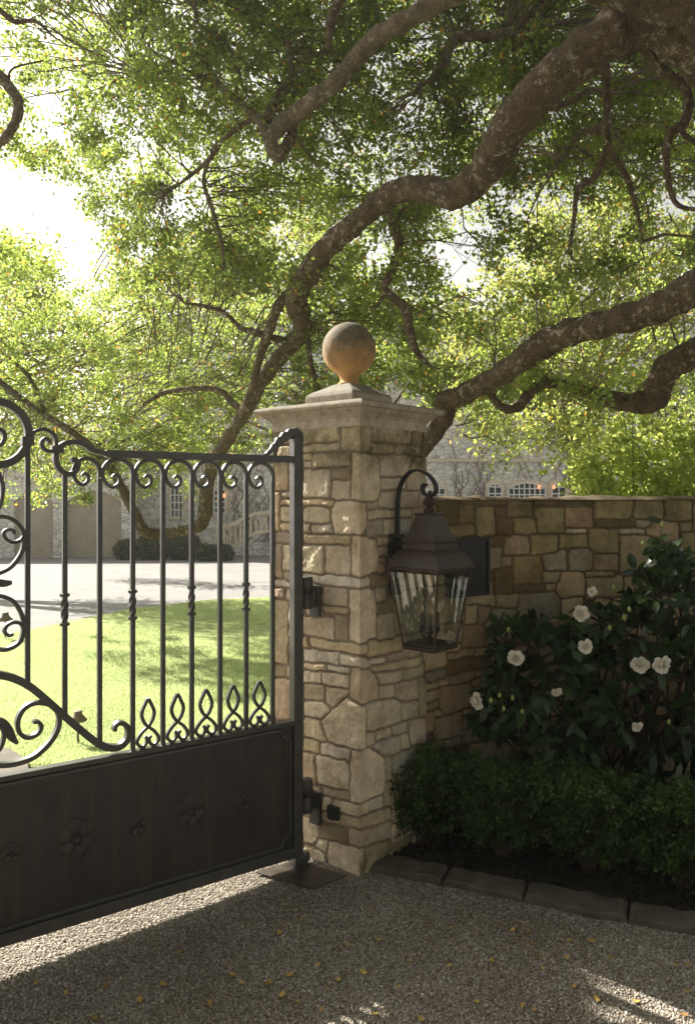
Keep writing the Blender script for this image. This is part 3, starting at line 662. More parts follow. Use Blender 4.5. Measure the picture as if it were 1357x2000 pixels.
for k in range(3):
    a = 2 * math.pi * k / 3 + 0.5; dx = Vector((math.cos(a), math.sin(a), 0)) * 0.038; c = Vector((LC.x, LC.y, 0))
    mb.tube([c + z3 * 1.0, c + dx * 0.5 + z3 * 0.985, c + dx + z3 * 1.0, c + dx + z3 * 1.012], 0.0035, 6)
    mb.lathe(c + dx, [(0.006, 1.01), (0.014, 1.02), (0.015, 1.024), (0.010, 1.025), (0.010, 1.040)], 12)
mb.build('candle_cluster', M['bronze_dark'], lan, True)
for k in range(3):
    a = 2 * math.pi * k / 3 + 0.5; dx = Vector((math.cos(a), math.sin(a), 0)) * 0.038; c = Vector((LC.x, LC.y, 0)) + dx
    mb = MB(); mb.lathe(c, [(0.0085, 1.036), (0.0085, 1.092), (0.004, 1.094)], 12); cs = mb.build('candle', M['candle'], lan, True)
    mb = MB(); mb.lathe(c, [(0.004, 1.092), (0.0085, 1.102), (0.009, 1.112), (0.006, 1.130), (0.002, 1.142)], 12); mb.build('flame_bulb', M['petal'] if False else M['glassbulb'] if 'glassbulb' in M else simple('warm_bulb', (0.5, 0.33, 0.16), 0.2, 0, 0.1, 20, 0), lan, True)

# ------------------------------------------------------------------ iron gate
G0 = np.array((-0.22, 3.37)); GD = np.array((-0.8238, -0.5668)); GNv = Vector((0.5668, -0.8238, 0))
def gp(g, z, off=0.0): return Vector((G0[0] + GD[0] * g, G0[1] + GD[1] * g, z)) + GNv * off
def to_gate(px, py):
    r = (px - CX) / F; g = (G0[0] - G0[1] * r) / (-GD[0] + GD[1] * r); dep = G0[1] + GD[1] * g
    return g, EYE - (py - HY) / F * dep
gate = thing('iron_gate', 'dark wrought iron gate leaf with scrolls above a solid lower panel', 'gate', tuple(gp(0, 0)))
GMID = 1.32                                            # leaf is symmetrical about this distance from the hinge stile
def mir(fn_pts): return [(2 * GMID - g, z) for g, z in fn_pts]
def both(name, pts, w, t, mat=None, off=0.0, mirror=True, n=5, smooth=True):
    """bars/scrolls: pts in gate coordinates"""
    c = catmull(pts, n) if smooth and len(pts) > 2 else pts
    for k, q in enumerate((c, mir([tuple(a) for a in c])) if mirror else (c,)):
        mb = MB(); mb.sweep([gp(a, b, off) for a, b in q], GNv, w, t); mb.build(name, mat or M['iron'], gate, bevel=0.0015)
PZ1 = to_gate(584, 1404)[1]; PB = 0.045; RZ = to_gate(560, 897)[1]
print('panel top', PZ1, 'rail', RZ, 'ring', to_gate(0, 1502), to_gate(190, 884))
GE = 2 * GMID
# stiles
for gg in (0.0, GE):
    mb = MB(); ztop = to_gate(578, 852)[1]
    mb.box(gp(gg, (PB + ztop) / 2), (*GD, 0), GNv, (0, 0, 1), 0.022, 0.022, (ztop - PB) / 2); mb.build('stile', M['iron'], gate, bevel=0.003)
# acanthus leaf on the stile top
lf = [to_gate(x_, y_) for x_, y_ in ((586, 862), (583, 848), (575, 843), (562, 848), (548, 858), (535, 872), (522, 884), (512, 888))]
lc = catmull(lf, 5); nn = len(lc); wd = [0.022 + 0.016 * math.sin(math.pi * min(1, i / nn * 1.1)) * (1 + 0.35 * math.sin(i * 1.55)) - 0.018 * (i / nn) ** 2 for i in range(nn)]
mb = MB(); mb.sweep([gp(a, b - 0.004) for a, b in lc], GNv, [max(0.008, x_ * 1.15) for x_ in wd], [0.026 - 0.018 * i / nn for i in range(nn)]); mb.build('leaf_ornament', M['iron'], gate, bevel=0.002)
mb = MB(); mb.sweep([gp(2 * GMID - a, b - 0.004) for a, b in lc], GNv, [max(0.008, x_ * 1.15) for x_ in wd], [0.026 - 0.018 * i / nn for i in range(nn)]); mb.build('leaf_ornament', M['iron'], gate, bevel=0.002)
# panel
mb = MB(); mb.box(gp(GMID, (PB + PZ1) / 2), (*GD, 0), GNv, (0, 0, 1), GMID - 0.0225, 0.006, (PZ1 - PB) / 2 - 0.012)
panel = mb.build('solid_panel', M['panel'], gate)
def gbox(name, g0, g1, z0, z1, off, th, bev=0.002, mat=None):
    mb = MB(); mb.box(gp((g0 + g1) / 2, (z0 + z1) / 2, off), (*GD, 0), GNv, (0, 0, 1), abs(g1 - g0) / 2, th / 2, abs(z1 - z0) / 2)
    return mb.build(name, mat or M['iron'], gate, bevel=bev)
gbox('panel_top_rail', 0.0225, GE - 0.0225, PZ1 - 0.018, PZ1, 0, 0.040)
gbox('bottom_rail', 0.0225, GE - 0.0225, PB, PB + 0.045, 0, 0.040)
# raised bead inside the panel, with concave corners
def bead(zoff, rr, wdt):
    g0, g1, z0, z1 = 0.0225 + zoff, GE - 0.0225 - zoff, PB + 0.045 + zoff, PZ1 - 0.02 - zoff
    pts = []
    for cx_, cz_, a0 in ((g0, z0, 90), (g1, z0, 180), (g1, z1, 270), (g0, z1, 0)):
        for k in range(9):
            a = math.radians(a0 - k * 90 / 8 if True else 0)
            if (cx_, cz_) == (g0, z0): q = (g0 + rr * math.cos(math.radians(90 - 90 * k / 8)), z0 + rr * math.sin(math.radians(90 - 90 * k / 8)))
            elif (cx_, cz_) == (g1, z0): q = (g1 - rr * math.cos(math.radians(90 * k / 8)), z0 + rr * math.sin(math.radians(90 * k / 8)))
            elif (cx_, cz_) == (g1, z1): q = (g1 - rr * math.sin(math.radians(90 * k / 8)), z1 - rr * math.cos(math.radians(90 * k / 8)))
            else: q = (g0 + rr * math.cos(math.radians(90 * k / 8)), z1 - rr * math.sin(math.radians(90 * k / 8)))
            pts.append(q)
    pts.append(pts[0]); return pts
mb = MB(); bpts = bead(0.012, 0.045, 0.01)
mb.sweep([gp(a, b, 0.0085) for a, b in bpts], GNv, 0.013, 0.012, cap=False); mb.build('panel_bead', M['iron'], gate, bevel=0.003)
# embossed flowers
mb_list = []
flw = [(45, 875, 36, 5), (283, 825, 66, 6), (507, 775, 34, 5), (703, 725, 56, 6), (893, 690, 30, 5)]
fls = []
for fx, fy, fr, npet in flw:
    g_, z_ = to_gate(fx / 1.8847, 1200 + fy / 1.8847); dep = G0[1] + GD[1] * g_; rad = fr / 1.8847 / F * dep
    fls.append((g_, z_, rad, npet))
fls += [(2 * GMID - a, b, c, d) for a, b, c, d in fls[::-1]]
for g_, z_, rad, npet in fls:
    mb = MB()
    def dome(cg, cz, r_, hgt):
        vs = []; fs = []
        rings = [(1.0, 0.0), (0.93, 0.45), (0.75, 0.8), (0.45, 0.97)]
        for rr_, hh2 in rings:
            for k in range(14):
                a = 2 * math.pi * k / 14; vs.append(gp(cg + r_ * rr_ * math.cos(a), cz + r_ * rr_ * math.sin(a), 0.0058 + hgt * hh2))
        vs.append(gp(cg, cz, 0.0058 + hgt))
        for i in range(3):
            for k in range(14): fs.append((i * 14 + k, i * 14 + (k + 1) % 14, (i + 1) * 14 + (k + 1) % 14, (i + 1) * 14 + k))
        for k in range(14): fs.append((42 + k, 42 + (k + 1) % 14, 56))
        mb.add(vs, fs)
    for k in range(npet):
        a = 2 * math.pi * k / npet + 0.4; dome(g_ + rad * 0.62 * math.cos(a), z_ + rad * 0.72 * math.sin(a), rad * 0.46, 0.0065 + 0.0012 * k)
    dome(g_ + rad * .05, z_ - rad * .05, rad * 0.22, 0.011)
    mb.build('embossed_flower', M['panel'], gate, True)
# top rail with its scroll
ZG = 2.1887
zz1 = lambda L: [to_gate(x_ / ZG, 760 + y_ / ZG) for x_, y_ in L]
zz2 = lambda L: [to_gate(x_ / 1.8847, 1200 + y_ / 1.8847) for x_, y_ in L]
r0 = zz1([(430, 268)])[0]
both('top_rail', [(0.022, RZ), (r0[0] - 0.02, RZ + 0.001)], 0.028, 0.034, smooth=False)
both('rail_scroll', [(r0[0] - 0.02, RZ + 0.001)] + zz1([(395, 262), (360, 238), (320, 226), (278, 232), (247, 258), (238, 300), (254, 342), (290, 364), (322, 350), (332, 322), (320, 302), (303, 304)]), 0.018, 0.030, n=6)
both('small_scroll', zz1([(128, 208), (142, 186), (185, 172), (225, 190), (240, 225), (232, 256), (208, 266), (184, 252), (178, 228), (192, 212), (208, 218), (212, 234)]), 0.013, 0.026, n=6)
mb = MB(); p_ = zz1([(245, 258)])[0]; mb.box(gp(*p_), (*GD, 0), GNv, (0, 0, 1), 0.020, 0.020, 0.013); mb.build('collar', M['iron'], gate, bevel=0.003)
mb = MB(); p_ = zz1([(118, 222)])[0]; mb.box(gp(*p_), (*GD, 0), GNv, (0, 0, 1), 0.020, 0.021, 0.016); mb.build('collar', M['iron'], gate, bevel=0.003)
# big ring at the crest (centre of the pair of small scrolls)
rc, rz_ = to_gate(-8, 846); ro = 0.107
both('crest_ring', [(rc + ro * math.cos(a), rz_ + ro * 1.02 * math.sin(a)) for a in np.linspace(0, 2 * math.pi, 33)], 0.026, 0.032, n=2)
both('crest_curl', zz1([(-60, 250), (-20, 250), (10, 232), (20, 205), (12, 180), (-8, 172), (-20, 185)]), 0.014, 0.026, n=6)
# vertical bars
bars = []
zr = RZ - 0.012
def bar(g, z0, z1, twist=None):
    for q in (g, 2 * GMID - g):
        mb = MB()
        segs = [(z0, z1)] if not twist else [(z0, twist[0]), (twist[1], z1)]
        for a, b in segs: mb.box(gp(q, (a + b) / 2), (*GD, 0), GNv, (0, 0, 1), 0.0085, 0.0085, (b - a) / 2)
        bo = mb.build('bar', M['iron'], gate, bevel=0.0012)
        if twist:
            mb = MB(); nseg = 24; vs = []
            for i in range(nseg + 1):
                t_ = i / nseg; z_ = twist[0] + (twist[1] - twist[0]) * t_; bulge = 0.0115 + 0.0025 * math.sin(math.pi * t_); rot = t_ * 1.4 * math.pi
                for k in range(8):
                    rr_ = bulge * (1.0 if k % 2 == 0 else 0.72); a = rot + k * math.pi / 4
                    vs.append(gp(q + rr_ * math.cos(a), z_, rr_ * math.sin(a)))
            fs = [(i * 8 + k, i * 8 + (k + 1) % 8, i * 8 + 8 + (k + 1) % 8, i * 8 + 8 + k) for i in range(nseg) for k in range(8)]
            mb.add(vs, fs)
            for zc_ in twist:
                mb.lathe(gp(q, zc_), [(0.010, -0.006), (0.0175, -0.005), (0.018, 0), (0.0175, 0.005), (0.010, 0.006)], 12)
            mb.build('twisted_collar', M['iron'], bo, False)
def curl(g, d_, k):
    ct = [(0, 0.62), (0.0, 0.40), (-.06, 0.20), (-.24, 0.02), (-.5, -0.03), (-.76, 0.10), (-.9, 0.42), (-.80, 0.74), (-.60, 0.88), (-.42, 0.76), (-.40, 0.58), (-.52, 0.48), (-.60, 0.56)]
    pts = [(g - a * d_, zr - 0.010 - b * 0.115 * min(1, d_ / 0.13 + 0.1)) for a, b in ct]
    both('bar_curl', pts, [0.0165 - 0.006 * (i / 60) for i in range(61)], [0.0165] * 61)
    return zr - 0.010 - 0.6 * 0.115
bx_px = [532.2, 480.6, 429.9, 374.6, 318.4, 259.5, 195.0, 127.0, 54.5]
bg_ = [to_gate(x_, 1000)[0] for x_ in bx_px]
print('bars', [round(a, 3) for a in bg_])
tw = {1: (1141, 1190), 3: (1147, 1199), 5: (1155, 1207), 7: (1162, 1219)}
# the sweeping lower rail
sw = zz2([(-60, 216), (0, 222), (55, 236), (115, 268), (195, 335), (270, 402), (355, 470), (400, 489), (438, 486), (466, 462), (473, 430), (462, 406), (440, 398), (424, 410), (421, 428)])
both('sweeping_rail', sw, [0.026 - 0.012 * max(0, (i - 40) / 44) for i in range(85)], 0.030, n=6)
swc = np.array(catmull(sw, 6))
def sw_z(g):
    m = swc[:55]; o = np.argsort(m[:, 0]); return float(np.interp(g, m[o, 0], m[o, 1]))
for i, g in enumerate(bg_):
    nxt = bg_[i + 1] if i + 1 < len(bg_) else g + 0.15
    zb_ = PZ1 if i <= 5 else sw_z(g) + 0.005
    if i <= 6:
        sp = min(nxt - g, 0.135)
        zt_ = curl(g, sp * (0.85 if i == 6 else 1.03), i)
    elif i == 7: zt_ = to_gate(127, 925)[1]
    else: zt_ = to_gate(54, 870)[1]
    tws = None
    if i in tw: tws = (to_gate(bx_px[i], tw[i][1])[1], to_gate(bx_px[i], tw[i][0])[1])
    bar(g, zb_, zt_, tws)
# eyelets between bars
for i in range(5):
    g0, g1 = bg_[i], bg_[i + 1]; gm = (g0 + g1) / 2; hw_ = (g1 - g0) / 2 - 0.014; zb_ = PZ1 + 0.006
    for sgn in (1, -1):
        pts = [(0, 0.172), (0.20, 0.157), (0.52, 0.125), (0.50, 0.105), (0.28, 0.084), (0.0, 0.070), (-0.55, 0.050), (-0.92, 0.025), (-0.80, 0.008), (-0.45, 0.0), (-0.14, 0.012), (-0.10, 0.028), (-0.28, 0.036)]
        both('eyelet', [(gm + sgn * a * hw_, zb_ + b * 1.06) for a, b in pts], 0.0120, 0.014 + 0.001 * sgn, n=5)
# lower left scrolls
both('large_scroll', zz2([(-60, 540), (0, 553), (65, 546), (130, 520), (188, 465), (216, 410), (213, 360), (180, 331), (130, 325), (88, 347), (66, 390), (72, 433), (100, 452), (136, 440), (152, 415), (143, 396), (122, 394)]), [0.018 - 0.005 * i / 80 for i in range(81)], 0.028, n=5)
both('inner_curl', zz2([(-60, 500), (-20, 510), (5, 485), (15, 445), (8, 408), (-15, 388), (-40, 395)]), 0.013, 0.026, n=5)
lfp = catmull(zz2([(-20, 385), (8, 400), (28, 425), (45, 452), (66, 476)]), 5)
mb = MB(); mb.sweep([gp(a, b) for a, b in lfp], GNv, [0.010 + 0.026 * math.sin(math.pi * min(1, i / 20 * 0.9 + 0.1)) for i in range(21)], [0.022 - 0.015 * i / 20 for i in range(21)]); mb.build('leaf_ornament', M['iron'], gate, bevel=0.002)
# middle scrolls at the left edge
both('c_scroll', zz1([(-70, 600), (-40, 560), (0, 545), (50, 555), (92, 595), (104, 640), (92, 700), (50, 757), (0, 785), (-50, 800)]), 0.014, 0.026)
both('c_scroll_curl', zz1([(106, 620), (90, 645), (58, 655), (28, 642), (16, 618), (30, 602), (56, 604), (60, 620)]), 0.012, 0.024)
both('c_scroll', zz1([(-60, 885), (0, 884), (55, 905), (92, 960), (102, 1020), (86, 1078), (42, 1108), (0, 1112), (-50, 1090)]), 0.014, 0.026)
both('c_scroll_curl', zz1([(104, 1030), (90, 1003), (60, 996), (30, 1010), (20, 1035), (36, 1052), (58, 1046)]), 0.012, 0.024)
both('c_scroll', zz1([(-30, 300), (0, 372), (12, 420), (6, 480), (-20, 540)]), 0.013, 0.026)
mb = MB(); lp2 = catmull(zz1([(-60, 828), (-20, 826), (20, 830), (52, 826)]), 6)
mb.sweep([gp(a, b) for a, b in lp2], GNv, [0.012 + 0.014 * math.sin(math.pi * i / 18) for i in range(19)], 0.02); mb.build('leaf_ornament', M['iron'], gate, bevel=0.002)
mb = MB(); mb.lathe(gp(*to_gate(-70, 1137)), [(0.002, -0.05), (0.02, -0.03), (0.03, 0.0), (0.02, 0.03), (0.002, 0.05)], 10); mb.build('centre_boss', M['iron'], gate, True)
# hinges
for (y0, y1, py0, py1) in ((1127, 1190, 1142, 1203), (1523, 1590, 1542, 1612)):
    za = to_gate(589, y0)[1]; zb_ = to_gate(589, y1)[1]
    hc = gp(-0.052, 0); mb = MB()
    mb.lathe((hc.x, hc.y, 0), [(0.006, zb_), (0.022, zb_ + 0.001), (0.025, zb_ + 0.006), (0.025, (za + zb_) / 2 - 0.003), (0.021, (za + zb_) / 2 - 0.002), (0.021, (za + zb_) / 2 + 0.002), (0.028, (za + zb_) / 2 + 0.003), (0.028, za - 0.008), (0.024, za - 0.001), (0.006, za)], 18)
    hg = mb.build('hinge', M['iron'], gate, True)
    mb = MB(); mb.box(gp(-0.03, (za * 2 + zb_) / 3), (*GD, 0), GNv, (0, 0, 1), 0.012, 0.010, (za - zb_) * 0.14); mb.build('hinge_tab', M['iron'], hg, bevel=0.001)
    s0, zpt = to_pillar(608, py0); s1, zpb = to_pillar(627.5, py1); pc = C0 + LD * -(s0 + s1) / 2 + NL * 0.006
    mb = MB(); mb.box((pc[0], pc[1], (zpt + zpb) / 2), (*LD, 0), (*NL, 0), (0, 0, 1), abs(s1 - s0) / 2, 0.008, (zpt - zpb) / 2)
    a0 = Vector((pc[0], pc[1], 0)); dd = Vector((hc.x, hc.y, 0)) - a0; ln = dd.length; dd.normalize()
    mb.box(a0 + dd * ln / 2 + Vector((0, 0, zb_ + (za - zb_) * 0.3)), dd, Vector((-dd.y, dd.x, 0)), (0, 0, 1), ln / 2, 0.009, (za - zb_) * 0.2)
    mb.build('hinge_plate', M['iron'], hg, bevel=0.001)
# pivot shoe + ground plate
q = gp(-0.01, 0)
mb = MB(); mb.box((q.x, q.y, 0.030), (*GD, 0), GNv, (0, 0, 1), 0.03, 0.028, 0.018); mb.lathe((gp(-0.045, 0).x, gp(-0.045, 0).y, 0), [(0.02, 0.012), (0.022, 0.02), (0.018, 0.05), (0.014, 0.052)], 14)
mb.build('pivot_shoe', M['iron'], gate, bevel=0.002)
gpc = [ground_at(x_, y_) for x_, y_ in ((500, 1707), (575, 1684), (677, 1713), (612, 1740))]
mb = MB(); mb.prism([Vector((a.x, a.y, 0.003)) for a in gpc][::-1], (0, 0, 0.007)); cpl = sum(gpc, Vector((0, 0, 0))) / 4
o = mb.build('ground_plate', simple('worn_steel_plate', (0.075, 0.062, 0.048), 0.38, 0.3, 0.5, 9, 0.001, 60), loc=(cpl.x, cpl.y, 0.003), bevel=0.002); tag(o, 'flat dull steel plate lying on the gravel at the foot of the pillar', 'steel plate')

# ------------------------------------------------------------------ ground, lawn, drive
def ground_sheet(name, X, Y, mat, dz, amp=0.0, seed=70, fr=3.0):
    Xg, Yg = np.meshgrid(X, Y); Zg = gz(Yg) + dz + (dip(Xg, Yg) if name == 'gravel_drive' else np.where(Yg < 5.2, -0.09, 0)) + noise2(Xg, Yg, fr, seed) * amp + noise2(Xg, Yg, fr * 4, seed + 1) * amp * 0.35
    return npmesh(name, np.stack([Xg, Yg, Zg], -1).reshape(-1, 3), grid_faces(*Xg.shape), mat, None, True)
xs = np.concatenate([np.linspace(-900, -40, 12), np.linspace(-38, 38, 60), np.linspace(40, 900, 12)]); ys = np.concatenate([np.linspace(-300, -12, 8), np.linspace(-10, 70, 90), np.linspace(90, 1500, 14)])
o = ground_sheet('ground', xs, ys, M['drive'], -0.012); tag(o, kind='structure')
o = ground_sheet('gravel_drive', np.linspace(-4, 4, 320), np.linspace(-1.5, 4.75, 250), M['gravel'], 0.0, 0.004); tag(o, kind='structure')
# lawn: polygon edge traced from the photograph's curve
edge_px = [(-260, 1262), (-120, 1254), (0, 1240), (60, 1231), (169, 1210), (256, 1190), (411, 1173), (530, 1167), (640, 1164), (760, 1164)]
ed = [ground_at(*e) for e in edge_px]; ex = np.array([e.x for e in ed]); ey = np.array([e.y for e in ed])
Xl = np.linspace(-5.5, 1.6, 90); top = np.interp(Xl, ex, ey); V = []; 
nrow = 60
for j in range(nrow):
    t_ = j / (nrow - 1)
    yy = 4.62 + (top - 4.62) * t_
    V.append(np.stack([Xl, yy, gz(yy) + 0.012 + noise2(Xl, yy, 1.3, 60) * 0.01], -1))
V = np.array(V).reshape(-1, 3)
o = npmesh('lawn', V, grid_faces(nrow, 90), M['lawn'], None, True); tag(o, kind='structure')
# grass blades
def blades(n, ylo, yhi, hgt, wid, seed):
    r = np.random.default_rng(seed); y = ylo + (yhi - ylo) * r.random(n) ** 1.2; x = r.uniform(-0.52, 0.02, n) * y + r.uniform(-.2, .2, n)
    top_ = np.interp(x, ex, ey); ok = y < top_ - 0.05 + r.uniform(-0.08, 0.05, n); x = x[ok]; y = y[ok]; n = len(x)
    z = gz(y) + 0.010; a = r.uniform(0, 2 * np.pi, n); h_ = hgt * r.uniform(0.5, 1.3, n) * (1 + y / 25); w_ = wid * r.uniform(.7, 1.3, n) * (1 + y / 12); ln = r.uniform(0, 0.7, n) * h_; b = r.uniform(0, 2 * np.pi, n)
    p0 = np.stack([x - np.cos(a) * w_, y - np.sin(a) * w_, z], -1); p1 = np.stack([x + np.cos(a) * w_, y + np.sin(a) * w_, z], -1); p2 = np.stack([x + np.cos(b) * ln, y + np.sin(b) * ln, z + h_], -1)
    V = np.stack([p0, p1, p2], 1).reshape(-1, 3); Fc = np.arange(3 * n).reshape(-1, 3); tt_ = np.clip(0.45 + noise2(x, y, 1.1, 33) * .3 + r.normal(0, .16, n), 0, .9); tt_[r.random(n) < .004] = .99; tone = np.repeat(tt_, 3)
    return V, Fc, tone
V, Fc, tone = blades(260000, 4.65, 14.5, 0.017, 0.0018, 5)
o = npmesh('grass', V, Fc, M['grass'], None, False, {'tone': ('FLOAT', tone)}); tag(o, kind='stuff')
# pebbles
def ico():
    t = (1 + 5 ** .5) / 2
    v = np.array([(-1, t, 0), (1, t, 0), (-1, -t, 0), (1, -t, 0), (0, -1, t), (0, 1, t), (0, -1, -t), (0, 1, -t), (t, 0, -1), (t, 0, 1), (-t, 0, -1), (-t, 0, 1)]) / math.hypot(1, t)
    f = np.array([(0, 11, 5), (0, 5, 1), (0, 1, 7), (0, 7, 10), (0, 10, 11), (1, 5, 9), (5, 11, 4), (11, 10, 2), (10, 7, 6), (7, 1, 8), (3, 9, 4), (3, 4, 2), (3, 2, 6), (3, 6, 8), (3, 8, 9), (4, 9, 5), (2, 4, 11), (6, 2, 10), (8, 6, 7), (9, 8, 1)])
    return v, f
KO = np.array((0.09, 3.31)); KD = np.array((0.925, -0.381)); KN = np.array((0.381, 0.925))
def pebbles(n, seed):
    r = np.random.default_rng(seed); v, f = ico()
    y = 2.25 + (4.4 - 2.25) * r.random(n) ** 1.25; x = r.uniform(-0.47, 0.47, n) * y
    kk = (x - KO[0]) * KN[0] + (y - KO[1]) * KN[1]; inpil = ((x - CENT[0]) * LD[0] + (y - CENT[1]) * LD[1])
    inpr = ((x - CENT[0]) * RD[0] + (y - CENT[1]) * RD[1])
    pil = (np.abs(inpil) < LLEN / 2) & (np.abs(inpr) < RLEN / 2)
    plate = (np.abs(x - cpl.x) + np.abs(y - cpl.y) * 1.0 < 0.12)
    behind = ((x - C0[0]) * RD[0] + (y - C0[1]) * RD[1] > 0.0) & (x > 0)
    ok = ~pil & ~plate & ~((kk > 0.0) & (x > 0.02)) 
    x = x[ok]; y = y[ok]; n = len(x)
    s_ = 0.0030 * np.exp(r.normal(0, 0.28, n)); sx = s_[:, None] * np.stack([r.uniform(.8, 1.35, n), r.uniform(.75, 1.1, n), r.uniform(.5, .8, n)], -1)
    a = r.uniform(0, 2 * np.pi, n); ca, sa = np.cos(a), np.sin(a)
    vv = v[None] * (1 + r.uniform(-0.18, 0.18, (n, 12, 1))) * sx[:, None, :]
    tl_ = r.uniform(-.5, .5, n)[:, None]; vx = vv[..., 0]; vz = vv[..., 2] + vx * tl_ 
    X = vx * ca[:, None] - vv[..., 1] * sa[:, None] + x[:, None]; Y = vx * sa[:, None] + vv[..., 1] * ca[:, None] + y[:, None]
    base = gz(y) + dip(x, y) + noise2(x, y, 3.0, 70) * 0.004 + noise2(x, y, 12.0, 71) * 0.0014
    Zp = vz + (base + s_ * 0.35)[:, None]
    V = np.stack([X, Y, Zp], -1).reshape(-1, 3); Fc = (f[None] + (np.arange(n) * 12)[:, None, None]).reshape(-1, 3)
    return V, Fc, np.repeat(r.random(n), 12)
V, Fc, tone = pebbles(140000, 8)
o = npmesh('gravel_pebbles', V, Fc, M['pebble'], None, False, {'tone': ('FLOAT', tone)}); tag(o, kind='stuff')
# soil bed
mb = MB(); a0 = KO + KN * 0.10; kp = [tuple(KO + KN * 0.09 + KD * -0.05), tuple(KO + KN * 0.09 + KD * 3.6)]
gx = np.linspace(-0.1, 3.7, 120); gy = np.linspace(0.08, 1.9, 70); A, B = np.meshgrid(gx, gy)
X = KO[0] + KD[0] * A + KN[0] * B; Y = KO[1] + KD[1] * A + KN[1] * B
Y = np.minimum(Y, 4.3); Zs = 0.012 + noise2(X, Y, 14, 80) * 0.012 + noise2(X, Y, 40, 81) * 0.008
o = npmesh('planting_bed', np.stack([X, Y, Zs], -1).reshape(-1, 3), grid_faces(*A.shape), M['soil'], None, False); tag(o, kind='structure')
# soil clods
def clods(n, seed):
    r = np.random.default_rng(seed); v, f = ico(); a = r.uniform(0, 2.2, n); b = r.uniform(0.13, 0.7, n)
    x = KO[0] + KD[0] * a + KN[0] * b; y = KO[1] + KD[1] * a + KN[1] * b; s_ = r.uniform(.004, .014, n)
    vv = v[None] * (1 + r.uniform(-.3, .3, (n, 12, 1))) * s_[:, None, None] * np.array((1.2, 1, .6))
    vv[..., 0] += x[:, None]; vv[..., 1] += y[:, None]; vv[..., 2] += 0.022
    return vv.reshape(-1, 3), (f[None] + (np.arange(n) * 12)[:, None, None]).reshape(-1, 3)
V, Fc = clods(2600, 4); o = npmesh('mulch', V, Fc, M['soil'], None, False); tag(o, kind='stuff')
# kerb stones
def kerb_t(px, py):
    g = ground_at(px, py); return (g.x - KO[0]) * KD[0] + (g.y - KO[1]) * KD[1]
kj = [0.0, kerb_t(860, 1738), kerb_t(1020, 1768), kerb_t(1225, 1805)]; kj += [kj[-1] + 0.42, kj[-1] + 0.85]
klab = ['short grey kerb stone touching the foot of the pillar', 'grey kerb stone second from the pillar, left of the middle joint', 'long flat grey kerb stone in front of the bare branching hedge stem', 'grey kerb stone running out of view at the right edge', 'grey kerb stone beyond the right edge of the view']
for i in range(5):
    t0, t1 = kj[i] + 0.006, kj[i + 1] - 0.006; n_ = 26; m_ = 8; r = random.Random(i + 40); wid = 0.125 + r.uniform(-.008, .008); V = []
    T, U = np.meshgrid(np.linspace(0, 1, n_), np.linspace(0, 1, m_))
    tilt = r.uniform(-0.006, 0.006)
    def kpt(t_, u_, z_): 
        q_ = KO + KD * t_ + KN * u_; return (q_[0], q_[1], z_)
    prof_u = [0.0, 0.001, 0.006, 0.04, 0.08, wid - 0.006, wid - 0.001, wid]; prof_z = [-0.01, 0.024, 0.032, 0.034, 0.034, 0.033, 0.027, -0.01]
    for jx in range(n_):
        tt = jx / (n_ - 1); t_ = t0 + (t1 - t0) * tt; endf = max(0, 1 - min(tt, 1 - tt) * (t1 - t0) / 0.01)
        for u_, z_ in zip(prof_u, prof_z):
            nz_ = float(noise2(np.array(t_), np.array(u_), 24, 44)) * 0.006; no_ = float(noise2(np.array(t_ + 7), np.array(i * 1.0), 12, 45)) * 0.012 * (u_ < 0.03)
            V.append(kpt(t_, u_ + no_, (z_ + nz_ + tilt * tt - endf * 0.008) if z_ > 0 else z_))
    V = np.array(V); fc = grid_faces(n_, 8)
    mbk = MB(); mbk.add(V, [tuple(int(a) for a in q_) for q_ in fc] + [tuple(range(8)), tuple(range((n_ - 1) * 8, n_ * 8))[::-1]])
    c_ = V.mean(0); o = mbk.build('kerb_stone', M['kerb'], loc=(c_[0], c_[1], 0), smooth=False); tag(o, klab[i], 'kerb stone', 'kerb stones along the planting bed')

# ------------------------------------------------------------------ leaves machinery
def leaf_quads(C, size, r, droop=0.0, aspect=0.68, fold=0.25):
    """C (n,3) positions; rhomb leaves folded on the midrib"""
    n = len(C); a = r.normal(size=(n, 3)); a[:, 2] -= droop; a /= np.linalg.norm(a, axis=1)[:, None]
    b = r.normal(size=(n, 3)); b -= a * (a * b).sum(1)[:, None]; b /= np.linalg.norm(b, axis=1)[:, None]; c = np.cross(a, b)
    L = (size * r.uniform(0.5, 1.4, n))[:, None]; W = L * aspect * r.uniform(.8, 1.2, n)[:, None]
    p0 = C; p1 = C + a * L * .42 + b * W * .5 + c * W * fold; p2 = C + a * L; p3 = C + a * L * .42 - b * W * .5 + c * W * fold
    V = np.stack([p0, p1, p2, p3], 1).reshape(-1, 3); i = (np.arange(n) * 4)[:, None]
    Fc = np.concatenate([i + np.array([[0, 1, 2]]), i + np.array([[0, 2, 3]])], 1).reshape(-1, 3)
    return V, Fc
def tone_of(n, r, warm=0.02, lo=0.0):
    t = lo + (0.9 - lo) * r.random(n); t[r.random(n) < warm] = 0.99; return t
def puff_leaves(puffs, r, per, size, droop=0.3):
    """puffs: list of (centre, radius, stretch dir)"""
    C = []; T = []
    for (c, rad, dv, base) in puffs:
        n = max(4, int(per * r.uniform(.6, 1.4)))
        t = r.random(n); p = np.array(c) + dv * (t[:, None] - .5) + r.normal(size=(n, 3)) * rad * np.array((.5, .5, .38))
        C.append(p); T.append(np.clip(base + r.normal(0, .3, n), 0, .9))
    C = np.concatenate(C); T = np.concatenate(T); T[r.random(len(T)) < 0.025] = 0.99
    V, Fc = leaf_quads(C, size, r, droop); return V, Fc, np.repeat(T, 4)
